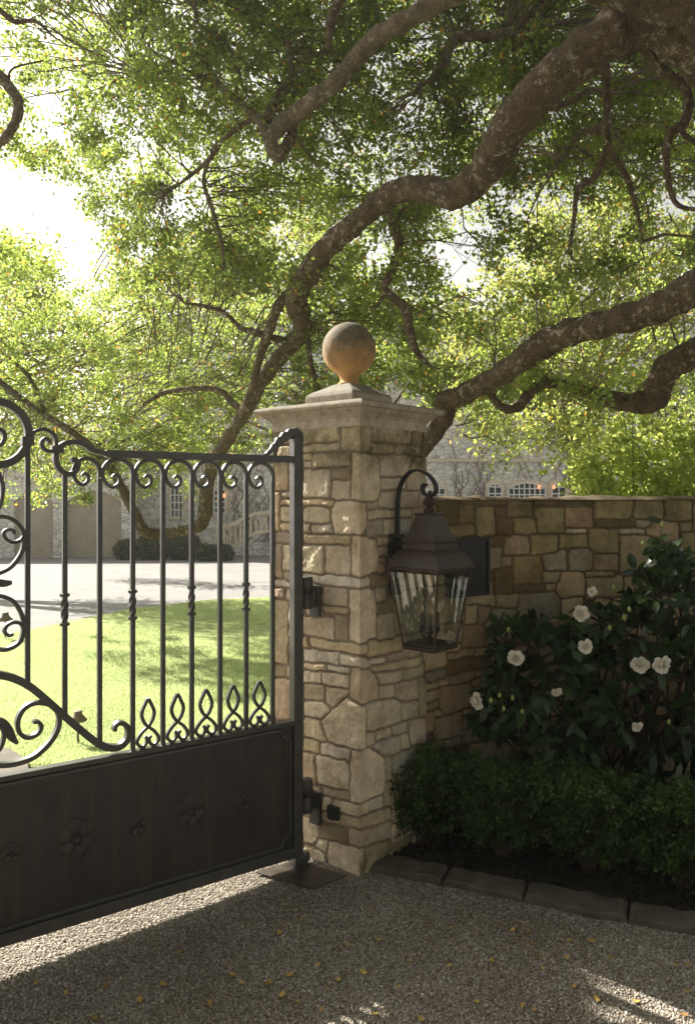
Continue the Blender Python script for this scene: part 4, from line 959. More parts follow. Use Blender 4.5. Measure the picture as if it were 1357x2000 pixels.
def limb_mesh(mb, pts, n=12, rough=0.08, seed=0):
    """pts: (px,py,dist,width px) -> tapered knobbly tube"""
    q = [(*P(a, b, d), w_ * .88 / 2 / F * d) for a, b, d, w_ in pts]
    c = catmull(q, 11); rr_ = random.Random(seed)
    P_ = [Vector(v[:3]) for v in c]; rad = [max(0.003, v[3]) * (1 + rough * math.sin(i * 0.9 + seed) + rr_.uniform(-rough, rough) * .7) for i, v in enumerate(c)]
    k = len(mb.v); mb.tube(P_, rad, n)
    for i in range(k, len(mb.v)):
        v = Vector(mb.v[i]); j = min(len(P_) - 1, (i - k) // n); d_ = v - P_[j]
        f = 1 + 0.09 * math.sin(v.x * 23 + v.z * 17) * math.cos(v.y * 19 + v.z * 9) + 0.07 * math.sin(v.x * 61 + v.z * 47) * math.sin(v.y * 57 - v.z * 39)
        mb.v[i] = tuple(P_[j] + d_ * f)
    return P_
hb = MB(); hb.box((0, 40, 5.0), (1, 0, 0), (0, 1, 0), (0, 0, 1), 46, 52, 9.0)
hm = bpy.data.materials.new('air'); hm.use_nodes = True
for n_ in list(hm.node_tree.nodes): hm.node_tree.nodes.remove(n_)
ho = hm.node_tree.nodes.new('ShaderNodeOutputMaterial'); hv = hm.node_tree.nodes.new('ShaderNodeVolumePrincipled'); hv.inputs['Density'].default_value = 0.0009; hv.inputs['Color'].default_value = (1, .98, .94, 1); hv.inputs['Anisotropy'].default_value = 0.35
hm.node_tree.links.new(hv.outputs[0], ho.inputs['Volume']); o = hb.build('haze', hm); tag(o, kind='stuff')
# ------------------------------------------------------------------ the big oak over the gate
oak = thing('oak_tree', 'huge old oak whose thick twisting limbs arch over the gate and wall', 'tree', (3.4, 5.2, 0))
tb = MB()
def tubew(mb, pts, n=14, seed=0):
    c = catmull(pts, 6); mb.tube([Vector(v[:3]) for v in c], [v[3] * (1 + .05 * math.sin(i + seed)) for i, v in enumerate(c)], n)
tubew(tb, [(3.45, 5.3, -0.15, .52), (3.40, 5.25, 0.3, .42), (3.3, 5.15, 1.2, .37), (3.1, 5.0, 2.2, .35), (2.85, 4.75, 3.0, .34), (2.6, 4.5, 3.5, .30)], 18)
tb.build('trunk', M['bark'], oak, True)
LIMBS = [
 ('b', [(1640, 330, 4.7, 190), (1520, 115, 4.5, 165), (1390, 15, 4.35, 140), (1270, -25, 4.3, 112), (1150, -60, 4.3, 105), (980, -130, 4.5, 80), (800, -200, 4.8, 50)]),
 ('b', [(1400, 110, 4.6, 130), (1290, 45, 4.65, 120), (1200, 65, 4.7, 108), (1120, 122, 4.8, 96), (1045, 185, 5.0, 88), (985, 262, 5.2, 82), (948, 330, 5.4, 76), (885, 380, 5.6, 62), (812, 366, 5.8, 54), (750, 388, 6.0, 50), (690, 440, 6.2, 48), (640, 482, 6.4, 50), (605, 530, 6.6, 50), (578, 582, 6.8, 50), (592, 640, 7.0, 42), (560, 682, 7.2, 36), (512, 742, 7.5, 34), (482, 800, 7.8, 30), (442, 862, 8.2, 29), (408, 930, 8.6, 30), (402, 985, 8.8, 30), (392, 1025, 8.9, 28), (345, 1038, 9.0, 24), (292, 1042, 9.0, 25), (268, 1012, 9.0, 23), (240, 955, 9.0, 20), (205, 900, 9.1, 18), (150, 850, 9.2, 16), (80, 805, 9.3, 14), (0, 745, 9.4, 13), (-80, 680, 9.5, 9)]),
 ('b', [(1600, 470, 4.8, 120), (1470, 510, 4.9, 92), (1357, 562, 5.1, 78), (1290, 598, 5.3, 66), (1200, 628, 5.5, 60), (1115, 648, 5.7, 58), (1068, 668, 5.85, 60), (1020, 702, 6.0, 52), (960, 742, 6.2, 48), (905, 770, 6.4, 44), (868, 784, 6.5, 46), (868, 808, 6.55, 46), (850, 845, 6.6, 38), (815, 890, 6.6, 34), (780, 940, 6.7, 30)]),
 ('b', [(1620, 560, 4.9, 95), (1460, 640, 5.3, 72), (1357, 688, 5.6, 64), (1305, 718, 5.75, 60), (1284, 752, 5.85, 56), (1276, 782, 5.9, 52), (1215, 784, 6.0, 42), (1150, 765, 6.1, 28), (1075, 748, 6.2, 25), (1040, 762, 6.25, 24), (1012, 794, 6.3, 22), (980, 796, 6.3, 18), (952, 762, 6.35, 13)]),
 ('p', [(1000, -110, 4.9, 62), (880, -10, 5.1, 46), (800, 35, 5.3, 42), (740, 70, 5.5, 40), (690, 120, 5.7, 38), (650, 165, 5.8, 38), (590, 212, 6.0, 38), (548, 245, 6.1, 36), (530, 275, 6.15, 32), (547, 308, 6.2, 26), (530, 290, 6.25, 26), (512, 240, 6.3, 24), (480, 212, 6.4, 18), (432, 168, 6.5, 15), (402, 126, 6.6, 14), (370, 110, 6.7, 13), (330, 125, 6.8, 12), (280, 147, 6.9, 9)]),
 ('b', [(545, 305, 6.2, 26), (568, 270, 6.2, 24), (575, 240, 6.2, 16)]),
 ('b', [(525, 235, 6.25, 26), (535, 200, 6.3, 24), (565, 160, 6.3, 20), (570, 130, 6.3, 12), (560, 90, 6.3, 8)]),
 ('b', [(690, -40, 6.0, 26), (660, 5, 6.0, 24), (645, 55, 6.0, 20), (640, 100, 6.0, 12)]),
 ('b', [(515, 232, 6.35, 12), (480, 240, 6.4, 12), (435, 275, 6.5, 12), (405, 315, 6.6, 11), (360, 352, 6.7, 7), (320, 380, 6.8, 5)]),
 ('b', [(380, -20, 6.5, 9), (388, 45, 6.5, 9), (440, 80, 6.5, 9), (462, 125, 6.5, 8), (475, 175, 6.5, 6)]),
 ('p', [(408, 312, 6.65, 9), (398, 355, 6.8, 9), (415, 410, 6.8, 9), (432, 470, 6.8, 7), (438, 520, 6.8, 5)]),
 ('b', [(750, 395, 6.3, 16), (778, 470, 6.4, 22), (765, 530, 6.4, 18), (752, 565, 6.4, 17), (790, 605, 6.4, 20), (802, 655, 6.4, 18), (815, 690, 6.4, 16), (840, 715, 6.4, 9)]),
 ('b', [(755, 565, 6.4, 11), (735, 598, 6.4, 8), (720, 600, 6.4, 5)]),
 ('b', [(555, 665, 7.1, 16), (500, 650, 7.1, 14), (470, 640, 7.1, 12), (440, 612, 7.1, 10), (400, 598, 7.1, 8), (360, 592, 7.1, 5)]),
 ('b', [(580, 560, 6.85, 20), (548, 590, 6.9, 22), (528, 640, 7.0, 22), (510, 690, 7.2, 18), (495, 745, 7.3, 16), (480, 790, 7.5, 14)]),
 ('b', [(598, 640, 7.0, 14), (604, 690, 7.0, 12), (612, 730, 7.0, 12), (625, 765, 7.0, 9)]),
 ('b', [(1235, 60, 4.7, 30), (1285, 130, 4.8, 22), (1340, 178, 4.9, 20), (1335, 240, 4.9, 22), (1308, 262, 4.9, 20), (1300, 320, 4.9, 14), (1318, 395, 4.9, 11), (1370, 412, 4.9, 9)]),
 ('b', [(1325, 240, 4.9, 14), (1335, 262, 4.9, 13), (1375, 290, 4.9, 10)]),
 ('b', [(1180, 110, 5.2, 20), (1185, 200, 5.3, 17), (1188, 280, 5.3, 15), (1222, 345, 5.4, 13), (1240, 400, 5.4, 10), (1255, 470, 5.4, 5)]),
 ('b', [(1188, 280, 5.3, 14), (1160, 345, 5.4, 16), (1128, 370, 5.4, 13), (1120, 430, 5.4, 10), (1112, 480, 5.4, 8)]),
 ('b', [(1045, 215, 5.1, 22), (1110, 200, 5.3, 15), (1150, 175, 5.4, 12)]),
 ('b', [(1190, 265, 5.4, 12), (1140, 255, 5.5, 12), (1100, 300, 5.6, 9), (1080, 330, 5.6, 5)]),
 ('p', [(1000, 60, 6.2, 20), (960, 70, 6.2, 24), (895, 72, 6.2, 24), (872, 105, 6.2, 26), (862, 140, 6.2, 20), (825, 165, 6.2, 9)]),
 ('p', [(-120, 90, 5.0, 30), (-20, 135, 5.0, 26), (15, 165, 5.0, 24), (36, 198, 5.0, 22), (30, 240, 5.0, 21), (5, 275, 5.0, 20), (-60, 330, 5.0, 16)]),
 ('b', [(-80, -40, 5.0, 20), (0, 20, 5.0, 14), (30, 42, 5.0, 11), (70, 42, 5.0, 8), (110, 75, 5.0, 5)]),
 ('b', [(36, 205, 5.0, 6), (20, 140, 5.0, 5), (85, 118, 5.0, 4)]),
 ('b', [(478, 806, 7.9, 16), (458, 790, 8.0, 15), (420, 760, 8.1, 13), (330, 765, 8.2, 11), (280, 790, 8.3, 8)]),
 ('b', [(90, 810, 9.3, 10), (60, 740, 9.3, 9), (20, 700, 9.3, 7)]),
]
limb_pts = []
for i, (k, pts) in enumerate(LIMBS):
    mb = MB(); pp = limb_mesh(mb, pts, 24 if pts[0][3] > 60 else 12, 0.05, i)
    mb.build('limb', M['bark'] if k == 'b' else M['bark_pale'], oak, True); limb_pts += pp
# leafy twigs: image-space regions decide where the crown has gaps, each puff gets its own distance
def inpoly(x, y, poly):
    ins = False; n = len(poly)
    for i in range(n):
        x0, y0 = poly[i]; x1, y1 = poly[(i + 1) % n]
        if (y0 > y) != (y1 > y) and x < (x1 - x0) * (y - y0) / (y1 - y0) + x0: ins = not ins
    return ins
HOLES = [([(-200, 310), (30, 310), (100, 340), (150, 370), (175, 420), (205, 475), (205, 545), (175, 580), (120, 530), (40, 455), (-200, 455)], 0.0),
         ([(-200, -50), (90, -50), (110, 60), (130, 140), (100, 250), (40, 310), (-200, 310)], 0.3),
         ([(130, 60), (520, 60), (520, 330), (330, 450), (170, 380), (100, 250)], 0.85),
         ([(100, -50), (230, -50), (200, 60), (110, 110)], 0.4),
         ([(870, 470), (945, 480), (940, 540), (880, 570), (850, 520)], 0.05),
         ([(-100, 640), (200, 640), (230, 700), (230, 930), (-100, 930)], 0.75),
         ([(240, 930), (330, 930), (330, 1010), (240, 1010)], 0.5),
         ([(-200, 700), (0, 700), (0, 980), (-200, 980)], 0.5)]
def dens(x, y):
    d = 1.0
    lim = np.interp(x, [-100, 0, 120, 230, 330, 420, 480, 530, 600, 850, 900, 1130, 1357], [960, 985, 985, 985, 985, 960, 880, 850, 790, 790, 900, 880, 840])
    if y > lim: return 0.0
    if y > lim - 60: d *= 0.55
    for poly, f in HOLES:
        if inpoly(x, y, poly): d *= f
    if x > 850 and 370 < y < 720: d *= 0.3
    if x > 1000 and 640 < y < 900: d *= 0.4
    if x > 850 and y > 800: d *= 0.45
    return d
puffs = []; twigs = MB(); r_ = np.random.default_rng(21); rp = random.Random(12); lp_np = np.array([tuple(v) for v in limb_pts])
tries = 0
while len(puffs) < 2250 and tries < 40000:
    tries += 1
    x_ = rp.uniform(-70, 1430); y_ = rp.uniform(-260, 985)
    if rp.random() > dens(x_, y_): continue
    f = np.interp(x_, [0, 700, 1357], [1.0, 0.6, 0.2]) if y_ > 300 else np.interp(x_, [0, 700, 1357], [0.6, .5, .3])
    dmin = 5.0 + 2.3 * f; dmax = dmin + 2.6
    if x_ < 560 and y_ > 560: dmin, dmax = 9.0, 11.4
    if x_ > 850 and y_ > 780: dmin, dmax = 6.6, 9.5
    d = rp.uniform(dmin, dmax); c = P(x_, y_, d)
    dv = np.array((rp.uniform(-1, 1), rp.uniform(-1, 1), rp.uniform(-.8, .3))) * rp.uniform(.2, .5)
    base = 0.45 + 0.25 * math.sin(c.x * 1.7 + c.z * 2.1) + rp.uniform(-.15, .15)
    puffs.append((tuple(c), rp.uniform(.09, .19), dv, base))
    if rp.random() < 0.8 and not (x_ < 260 and 240 < y_ < 660):
        cc = np.array(c); j = np.argmin(((lp_np - cc) ** 2).sum(1)); tgt = Vector(lp_np[j]); dd = Vector(c) - tgt
        if dd.length > 0.05:
            dd = dd * min(1.0, 0.9 / dd.length)
            s_ = Vector(c) - dd; m1 = (s_ + Vector(c)) / 2 + Vector((rp.uniform(-.12, .12), rp.uniform(-.12, .12), rp.uniform(-.05, .15)))
            e_ = Vector(c) + Vector(dv) * .5
            twigs.tube([s_, (s_ + m1) / 2 + Vector((rp.uniform(-.04, .04), 0, rp.uniform(-.04, .04))), m1, Vector(c), e_], [.008, .007, .006, .0045, .002], 4, False)
            for kk in range(3):
                bse = m1.lerp(e_, rp.random()); twigs.tube([bse, bse + Vector((rp.uniform(-.15, .15), rp.uniform(-.1, .1), rp.uniform(-.18, .06))), bse + Vector((rp.uniform(-.28, .28), rp.uniform(-.2, .2), rp.uniform(-.32, .1)))], [.0035, .0028, .0015], 3, False)
V, Fc, tone = puff_leaves(puffs, r_, 135, 0.041)
npmesh('crown', V, Fc, M['oak_leaf'], oak, False, {'tone': ('FLOAT', tone)})
o = twigs.build('twigs', M['twig'], oak); tag(o, kind='stuff')
# unseen crown leaves added over and behind the viewer to block skylight off the foreground
pf = []
for k in range(800):
    c = (rp.uniform(-1.8, 6.0), rp.uniform(-4.5, 4.6), rp.uniform(3.7, 6.5)) if k < 560 else (rp.uniform(-4, 6), rp.uniform(-6.0, -3.0), rp.uniform(.8, 5.5))
    if c[1] > 0.5 and (EYE + (HY + 260) / F * c[1]) > c[2] - .3: continue
    pf.append((c, rp.uniform(.25, .4), np.array((rp.uniform(-1, 1), rp.uniform(-1, 1), rp.uniform(-.4, .2))) * .6, 0.4))
for k in range(46):  # off-frame leaf puffs added to stop the sun beam beside the hinge stile
    tx_ = rp.uniform(.10, .50); pf.append(((tx_ - 3.42 + rp.uniform(-.12, .12), 2.93 - (tx_ - .25) * .86 + 2.92 + rp.uniform(-.12, .12), 3.04 + rp.uniform(-.2, .2)), .12, np.array((.15, .1, 0)), .4))
for k in range(16):  # more unseen puffs, added to break up the sun on the gravel
    pf.append(((rp.uniform(-3.2, -2.75), rp.uniform(5.1, 5.4), rp.uniform(3.0, 3.5)), .10, np.array((.15, .1, 0)), .4))
V, Fc, tone = puff_leaves(pf, r_, 85, 0.10)
npmesh('added_shade_crown', V, Fc, M['far_dark_leaf'], oak, False, {'tone': ('FLOAT', tone)})

# ------------------------------------------------------------------ background trees and shrubs
def bgtree(name, label, cat, base, trunk_r, height, blobs, per, size, mat, tmat, seed, tones=0.45, group=None, lean=(0, 0)):
    t = thing(name, label, cat, base, group); r = np.random.default_rng(seed); rp2 = random.Random(seed); b = Vector(base)
    mb = MB(); top_ = b + Vector((lean[0], lean[1], height))
    mb.tube([b - Vector((0, 0, .1)), b + Vector((0, 0, .3)), b.lerp(top_, .5) + Vector((rp2.uniform(-.1, .1), 0, 0)), top_], [trunk_r * 1.3, trunk_r, trunk_r * .75, trunk_r * .3], 10)
    for (c, rad) in blobs:
        s_ = b.lerp(top_, rp2.uniform(.45, .85)); c = Vector(c); m1 = s_.lerp(c, .5) + Vector((rp2.uniform(-.3, .3), rp2.uniform(-.2, .2), rp2.uniform(0, .3)))
        mb.tube([s_, m1, c], [trunk_r * .4, trunk_r * .25, trunk_r * .06], 6)
    mb.build('trunk', tmat, t, True)
    pf = []
    for (c, rad) in blobs:
        n_ = int(per * rad * rad)
        for k in range(n_):
            v = r.normal(size=3); v /= np.linalg.norm(v); v *= rad * r.random() ** (1 / 2.2) * np.array((1, 1, .8))
            pf.append((np.array(c) + v, size * 3.2, r.normal(size=3) * size * 3, tones + r.normal(0, .15)))
    V, Fc, tone = puff_leaves(pf, r, 26, size); npmesh('crown', V, Fc, mat, t, False, {'tone': ('FLOAT', tone)})
    return t
def blob(px, py, d, wpx): return (tuple(P(px, py, d)), wpx / F * d)
# pale tree beyond the wall on the right
bgtree('pale_tree', 'tall yellow green tree rising beyond the wall on the right', 'tree', (4.6, 15.5, float(gz(15.5))), .22, 4.5,
       [blob(1010, 560, 15, 90), blob(1110, 500, 15.5, 110), blob(1230, 470, 15, 110), blob(1330, 500, 15, 110), blob(980, 650, 14.5, 80), blob(1080, 620, 14.5, 110), blob(1200, 590, 15, 110), blob(1310, 620, 15, 100), blob(900, 640, 14.5, 60), blob(1150, 720, 14.5, 110), blob(1290, 730, 15, 100), blob(1030, 730, 14.5, 80), blob(1060, 430, 15.5, 60), blob(1200, 400, 15.5, 60), blob(920, 730, 14.5, 70), blob(940, 830, 13, 60), blob(1050, 840, 13, 70), blob(1150, 850, 13, 70), blob(880, 790, 13.5, 45)],
       85, 0.085, M['far_leaf'], M['bark_pale'], 31, .6)
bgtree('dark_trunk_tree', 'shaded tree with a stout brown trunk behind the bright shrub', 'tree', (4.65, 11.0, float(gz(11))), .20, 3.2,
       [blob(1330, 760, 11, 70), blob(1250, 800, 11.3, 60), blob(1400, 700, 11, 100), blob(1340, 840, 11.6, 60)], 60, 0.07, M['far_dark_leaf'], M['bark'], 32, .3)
bgtree('sunlit_tree', 'sunlit leafy tree standing left beyond the lawn with its top against the sky', 'tree', (-10.2, 17, float(gz(17))), .22, 4.2,
       [blob(-60, 560, 16, 110), blob(40, 520, 16, 75), blob(110, 600, 16, 80), blob(30, 640, 16, 110), blob(150, 690, 16, 90), blob(60, 760, 16, 110), blob(200, 780, 16.5, 80), blob(-60, 700, 16, 120), blob(130, 850, 16, 80), blob(-20, 860, 16, 90), blob(190, 650, 16.5, 50)],
       80, 0.085, M['far_leaf'], M['bark_pale'], 33, .5)
bgtree('mid_tree', 'dense green tree between the big oak and the stone house', 'tree', (.55, 20, float(gz(20))), .2, 4.6,
       [blob(300, 640, 19, 90), blob(400, 600, 19, 90), blob(480, 700, 19, 70), blob(330, 740, 19, 90), blob(430, 800, 19, 60), blob(250, 700, 19, 70), blob(520, 560, 20, 80), blob(270, 560, 20, 70), blob(380, 500, 20, 90), blob(640, 560, 20, 90), blob(760, 620, 20, 90), blob(330, 860, 19, 60), blob(700, 700, 20, 60), blob(470, 470, 20, 80), blob(850, 680, 20, 70), blob(200, 880, 20, 60), blob(110, 900, 21, 60), blob(600, 450, 21, 80)],
       60, 0.10, M['far_leaf'], M['bark'], 34, .4)
# bright shrub behind the wall, with thin pale stems
t = thing('bright_shrub', 'bright lime green leafy shrub showing above the wall top at right', 'shrub', (3.1, 7.2, float(gz(7.2)))); mb = MB(); r = np.random.default_rng(41); rp2 = random.Random(41); pf = []
for k in range(26):
    px_ = rp2.uniform(1120, 1420); py_ = rp2.uniform(770, 930) + max(0, (1250 - px_)) * .25; d = rp2.uniform(6.6, 7.8); e_ = P(px_, py_, d); b = Vector((3.0 + rp2.uniform(-.4, .3), 7.2, -0.1))
    b = Vector((e_.x * .8 + .6, 7.2, -.1)); m1 = b.lerp(e_, .5) + Vector((rp2.uniform(-.15, .15), 0, .1))
    c3 = catmull([tuple(b), tuple(m1), tuple(e_)], 5); mb.tube([Vector(v) for v in c3], [.010 - .007 * i / 10 for i in range(11)], 5)
    for v in c3[5:]:
        for jj in range(4): pf.append((np.array(v) + r.normal(size=3) * .10, .075, r.normal(size=3) * .12, .5 + r.normal(0, .15)))
for k in range(260):
    px_ = rp2.uniform(1120, 1440); py_ = rp2.uniform(830, 1010); pf.append((tuple(P(px_, py_, rp2.uniform(6.6, 7.8))), .1, r.normal(size=3) * .12, .45))
mb.build('stem', M['bark_pale'], t, True); V, Fc, tone = puff_leaves(pf, r, 14, 0.062); npmesh('foliage', V, Fc, M['bright_leaf'], t, False, {'tone': ('FLOAT', tone)})

# ------------------------------------------------------------------ house and garage
def house_stone(name):
    m, nt, b, o = mat_new(name); g = geo(nt)
    v = N(nt, 'ShaderNodeTexVoronoi'); v.inputs['Scale'].default_value = 3.2; v.feature = 'DISTANCE_TO_EDGE'; sg = scaled(nt, g, (1, 1, 1.7)); nt.links.new(sg, v.inputs['Vector'])
    v2 = N(nt, 'ShaderNodeTexVoronoi'); v2.inputs['Scale'].default_value = 3.2; nt.links.new(sg, v2.inputs['Vector'])
    s = N(nt, 'ShaderNodeSeparateColor'); nt.links.new(v2.outputs['Color'], s.inputs[0])
    c = ramp(nt, s.outputs[0], [(0, (0.58, 0.56, 0.52)), (1, (0.80, 0.78, 0.72))])
    c = mix(nt, 1.0, c, ramp(nt, v.outputs['Distance'], [(0.02, (0.55, 0.52, 0.48)), (0.07, (1, 1, 1))]), 'MULTIPLY')
    nt.links.new(c, b.inputs['Base Color']); b.inputs['Roughness'].default_value = .9; bump(nt, b, v.outputs['Distance'], .06); return m
M['house'] = house_stone('pale_house_stone'); M['trim'] = simple('cream_window_trim', (0.62, 0.55, 0.42), .8, 0, .1, 4, 0); M['white'] = simple('white_window_frame', (.75, .75, .72), .5, 0, .05, 4, 0)
M['dark_glass'] = simple('dark_window_glass', (.02, .025, .025), .08, 0, .1, 2, 0); M['slate'] = simple('grey_roof_slate', (.22, .23, .24), .8, 0, .3, 3, .02, 9)
M['garage_wood'] = simple('taupe_garage_door_boards', (.42, .36, .28), .7, 0, .12, 3, .004, 20)
def wallf(o_, ax_):                                     # frame: origin, horizontal axis -> facade coords
    ax_ = Vector(ax_).normalized(); nn_ = Vector((ax_.y, -ax_.x, 0)); return Vector(o_), ax_, nn_
def fbox(mb, fr, x0, x1, z0, z1, d0, d1):
    o_, a_, n_ = fr; mb.box(o_ + a_ * (x0 + x1) / 2 + Vector((0, 0, (z0 + z1) / 2)) + n_ * (d0 + d1) / 2, a_, n_, (0, 0, 1), (x1 - x0) / 2, (d1 - d0) / 2, (z1 - z0) / 2)
def arch_poly(x0, x1, z0, z1, rise, n=8):
    pts = [(x0, z0), (x1, z0)]
    for k in range(n + 1):
        u_ = 1 - k / n; pts.append((x0 + (x1 - x0) * u_, z1 - rise + rise * (1 - (2 * u_ - 1) ** 2)))
    return pts
def arch_plate(mb, fr, poly, d0, d1):
    o_, a_, n_ = fr; mb.prism([o_ + a_ * p_[0] + Vector((0, 0, p_[1])) + n_ * d0 for p_ in poly], n_ * (d1 - d0))
def window(par, fr, x0, x1, z0, z1, rise, nx, nz):
    mb = MB(); arch_plate(mb, fr, arch_poly(x0 - .12, x1 + .12, z0 - .1, z1 + .14, rise), .0, .06); w_ = mb.build('window', M['trim'], par)
    mb = MB(); arch_plate(mb, fr, arch_poly(x0, x1, z0, z1, rise), .0605, .075); mb.build('pane', M['dark_glass'], w_)
    mb = MB()
    for k in range(nx + 1): xx = x0 + (x1 - x0) * k / nx; tp = z1 - rise + rise * (1 - (2 * k / nx - 1) ** 2) - .01; fbox(mb, fr, xx - .022, xx + .022, z0, tp, .076, .11)
    for k in range(nz + 1): zz_ = z0 + (z1 - rise - z0) * k / nz; fbox(mb, fr, x0, x1, zz_ - .02, zz_ + .02, .0765, .105)
    o_, a_, n_ = fr; ap = arch_poly(x0, x1, z0, z1, rise)[2:]; mb.sweep([o_ + a_ * q[0] + Vector((0, 0, q[1])) + n_ * .09 for q in ap], n_, .05, .03)
    mb.build('muntins', M['white'], w_)
HD = 30.0; hz = float(gz(HD))
fr = wallf((-9, HD + 0.4, 0), (1, 0.0, 0))
house = thing('stone_house', 'large pale stone house with white arched windows behind the trees', 'house', (2, HD + 3, hz))
def hx(px): return (px - CX) / F * (HD + .4) + 9
def hzz(py): return EYE - (py - HY) / F * (HD + .4)
mb = MB(); fbox(mb, fr, hx(240), hx(1500), hz - .3, 6.2, -8, 0); mb.build('wall', M['house'], house)
mb = MB(); fbox(mb, fr, hx(250), hx(1500), hzz(902), hzz(896), 0.002, .12); mb.build('string_course', M['trim'], house)
o_ = fr[0]; mb = MB(); xa, xb = o_.x + hx(240) - .5, o_.x + hx(1500) + .5; y0_ = HD - .1; y1_ = HD + 9
mb.add([(xa, y0_, 6.1), (xb, y0_, 6.1), (xb, y1_, 6.1), (xa, y1_, 6.1), (xa + 2, (y0_ + y1_) / 2, 9.6), (xb - 2, (y0_ + y1_) / 2, 9.6)], [(0, 1, 5, 4), (1, 2, 5), (2, 3, 4, 5), (3, 0, 4), (3, 2, 1, 0)]); mb.build('roof', M['slate'], house)
for (a, b, c, d, rs, nx, nz) in ((335, 358, 945, 1010, .15, 3, 4), (396, 411, 955, 1005, .1, 2, 4), (419, 441, 950, 1002, .15, 3, 4), (953, 978, 945, 990, .12, 2, 3), (992, 1063, 943, 990, .22, 7, 3), (1076, 1103, 944, 990, .15, 2, 3), (846, 868, 950, 990, .08, 2, 3), (482, 502, 838, 872, .05, 2, 3), (600, 622, 838, 872, .05, 2, 3), (980, 1003, 835, 870, .05, 2, 3), (1060, 1083, 835, 870, .05, 2, 3)):
    window(house, fr, hx(a), hx(b), hzz(d), hzz(c), rs, nx, nz)
# interior lamps seen through the windows (lit)
ml, nt_, b_, o__ = mat_new('lit_lamp'); b_.inputs['Emission Color'].default_value = (1, .45, .2, 1); b_.inputs['Emission Strength'].default_value = 0.35; b_.inputs['Base Color'].default_value = (.3, .15, .1, 1)
for (px_, py_, lb) in ((1052, 951, 'small glowing lamp in the wide arched window'), (1081, 951, 'small glowing lamp in the narrow arched window right of the wide one'), (438, 968, 'small glowing lamp in the tall window above the stairs')):
    c = P(px_, py_, HD + .22); mb = MB(); mb.lathe(c, [(.015, -.09), (.05, -.07), (.08, 0), (.05, .07), (.015, .09)], 12); o = mb.build('window_lamp', ml, loc=c, smooth=True); tag(o, lb, 'lamp')
# climbing vine stems on the facade
vs_ = MB(); rp2 = random.Random(77)
for k in range(70):
    x_ = rp2.choice([rp2.uniform(870, 960), rp2.uniform(450, 530), rp2.uniform(1100, 1150), rp2.uniform(860, 1150)]); p0_ = P(x_, 1060, HD + .38); z_ = p0_.z; x0_ = p0_.x; pts = [Vector((x0_, HD + .36, z_))]
    for j in range(rp2.randint(6, 14)): x0_ += rp2.uniform(-.22, .22); z_ += rp2.uniform(.15, .4); pts.append(Vector((x0_, HD + .36, z_)))
    vs_.tube(pts, .014, 4, False)
o = vs_.build('climbing_vine', M['twig']); tag(o, kind='stuff')
# garage
GR = 28.6; gfr = wallf(((-60 - CX) / F * GR, GR - .2, 0), (1, 0.06, 0)); gar = thing('stone_garage', 'low pale stone garage with two arched wooden doors', 'garage', (-10.5, GR + 2, float(gz(GR))))
def gx_(px): return (px + 60) / F * GR
def gzz(py): return EYE - (py - HY) / F * GR
mb = MB(); 
d1 = (gx_(30), gx_(105)); d2 = (gx_(131), gx_(236)); zt_ = gzz(962); zbb = float(gz(GR)) - .1
for a, b in ((-2.0, d1[0]), (d1[1], d2[0]), (d2[1], gx_(262))): fbox(mb, gfr, a, b, zbb, gzz(900), -.35, 0)
for a, b in (d1, d2):
    fbox(mb, gfr, a, b, zt_ + .12, gzz(900), -.35, 0)
    o_, a_, n_ = gfr; pl = [(a, zt_ - .35), (a, zt_ + .12)] ; nseg = 10; ap = [(a + (b - a) * k / nseg, zt_ - .35 + .42 * (1 - (2 * k / nseg - 1) ** 2)) for k in range(nseg + 1)]
    for k in range(nseg): mb.prism([o_ + a_ * q[0] + Vector((0, 0, q[1])) - n_ * .35 for q in (ap[k], ap[k + 1], (ap[k + 1][0], zt_ + .12), (ap[k][0], zt_ + .12))], n_ * .35)
fbox(mb, gfr, -2.0, gx_(262), zbb, gzz(900), -5, -4.7)
mb.build('wall', M['house'], gar)
mb = MB(); o_, a_, n_ = gfr; e0 = o_ - a_ * 2.4 + n_ * .3; e1 = o_ + a_ * (gx_(262) + .3) + n_ * .3; e2 = e1 - n_ * 5.8; e3 = e0 - n_ * 5.8; zr_ = gzz(900); m0 = (e0 + e3) / 2; m1 = (e1 + e2) / 2
mb.add([e0 + z3 * zr_, e1 + z3 * zr_, e2 + z3 * zr_, e3 + z3 * zr_, m0 + z3 * (zr_ + 1.8), m1 + z3 * (zr_ + 1.8)], [(0, 1, 5, 4), (1, 2, 5), (2, 3, 4, 5), (3, 0, 4), (3, 2, 1, 0)]); mb.build('roof', M['slate'], gar)
for a, b in (d1, d2):
    mb = MB(); arch_plate(mb, gfr, arch_poly(a, b, zbb, zt_ + .05, .4), -.30, -.22); dr = mb.build('garage_door', M['garage_wood'], gar)
    mb = MB(); n_b = 9
    for k in range(1, n_b): xx = a + (b - a) * k / n_b; fbox(mb, gfr, xx - .012, xx + .012, zbb, zt_ - .3, -.219, -.212)
    for zf in (.22, .52, .8): fbox(mb, gfr, a, b, zbb + (zt_ - zbb) * zf, zbb + (zt_ - zbb) * zf + .09, -.211, -.19)
    cx_ = (a + b) / 2; pts = [gfr[0] + gfr[1] * (cx_ + (b - a) * .48 * math.cos(t_)) + gfr[2] * -.2 + z3 * (zbb + .15 + .95 * math.sin(t_)) for t_ in np.linspace(0, math.pi, 14)]; mb.sweep(pts, gfr[2], .09, .02)
    mb.build('battens', M['garage_wood'], dr)
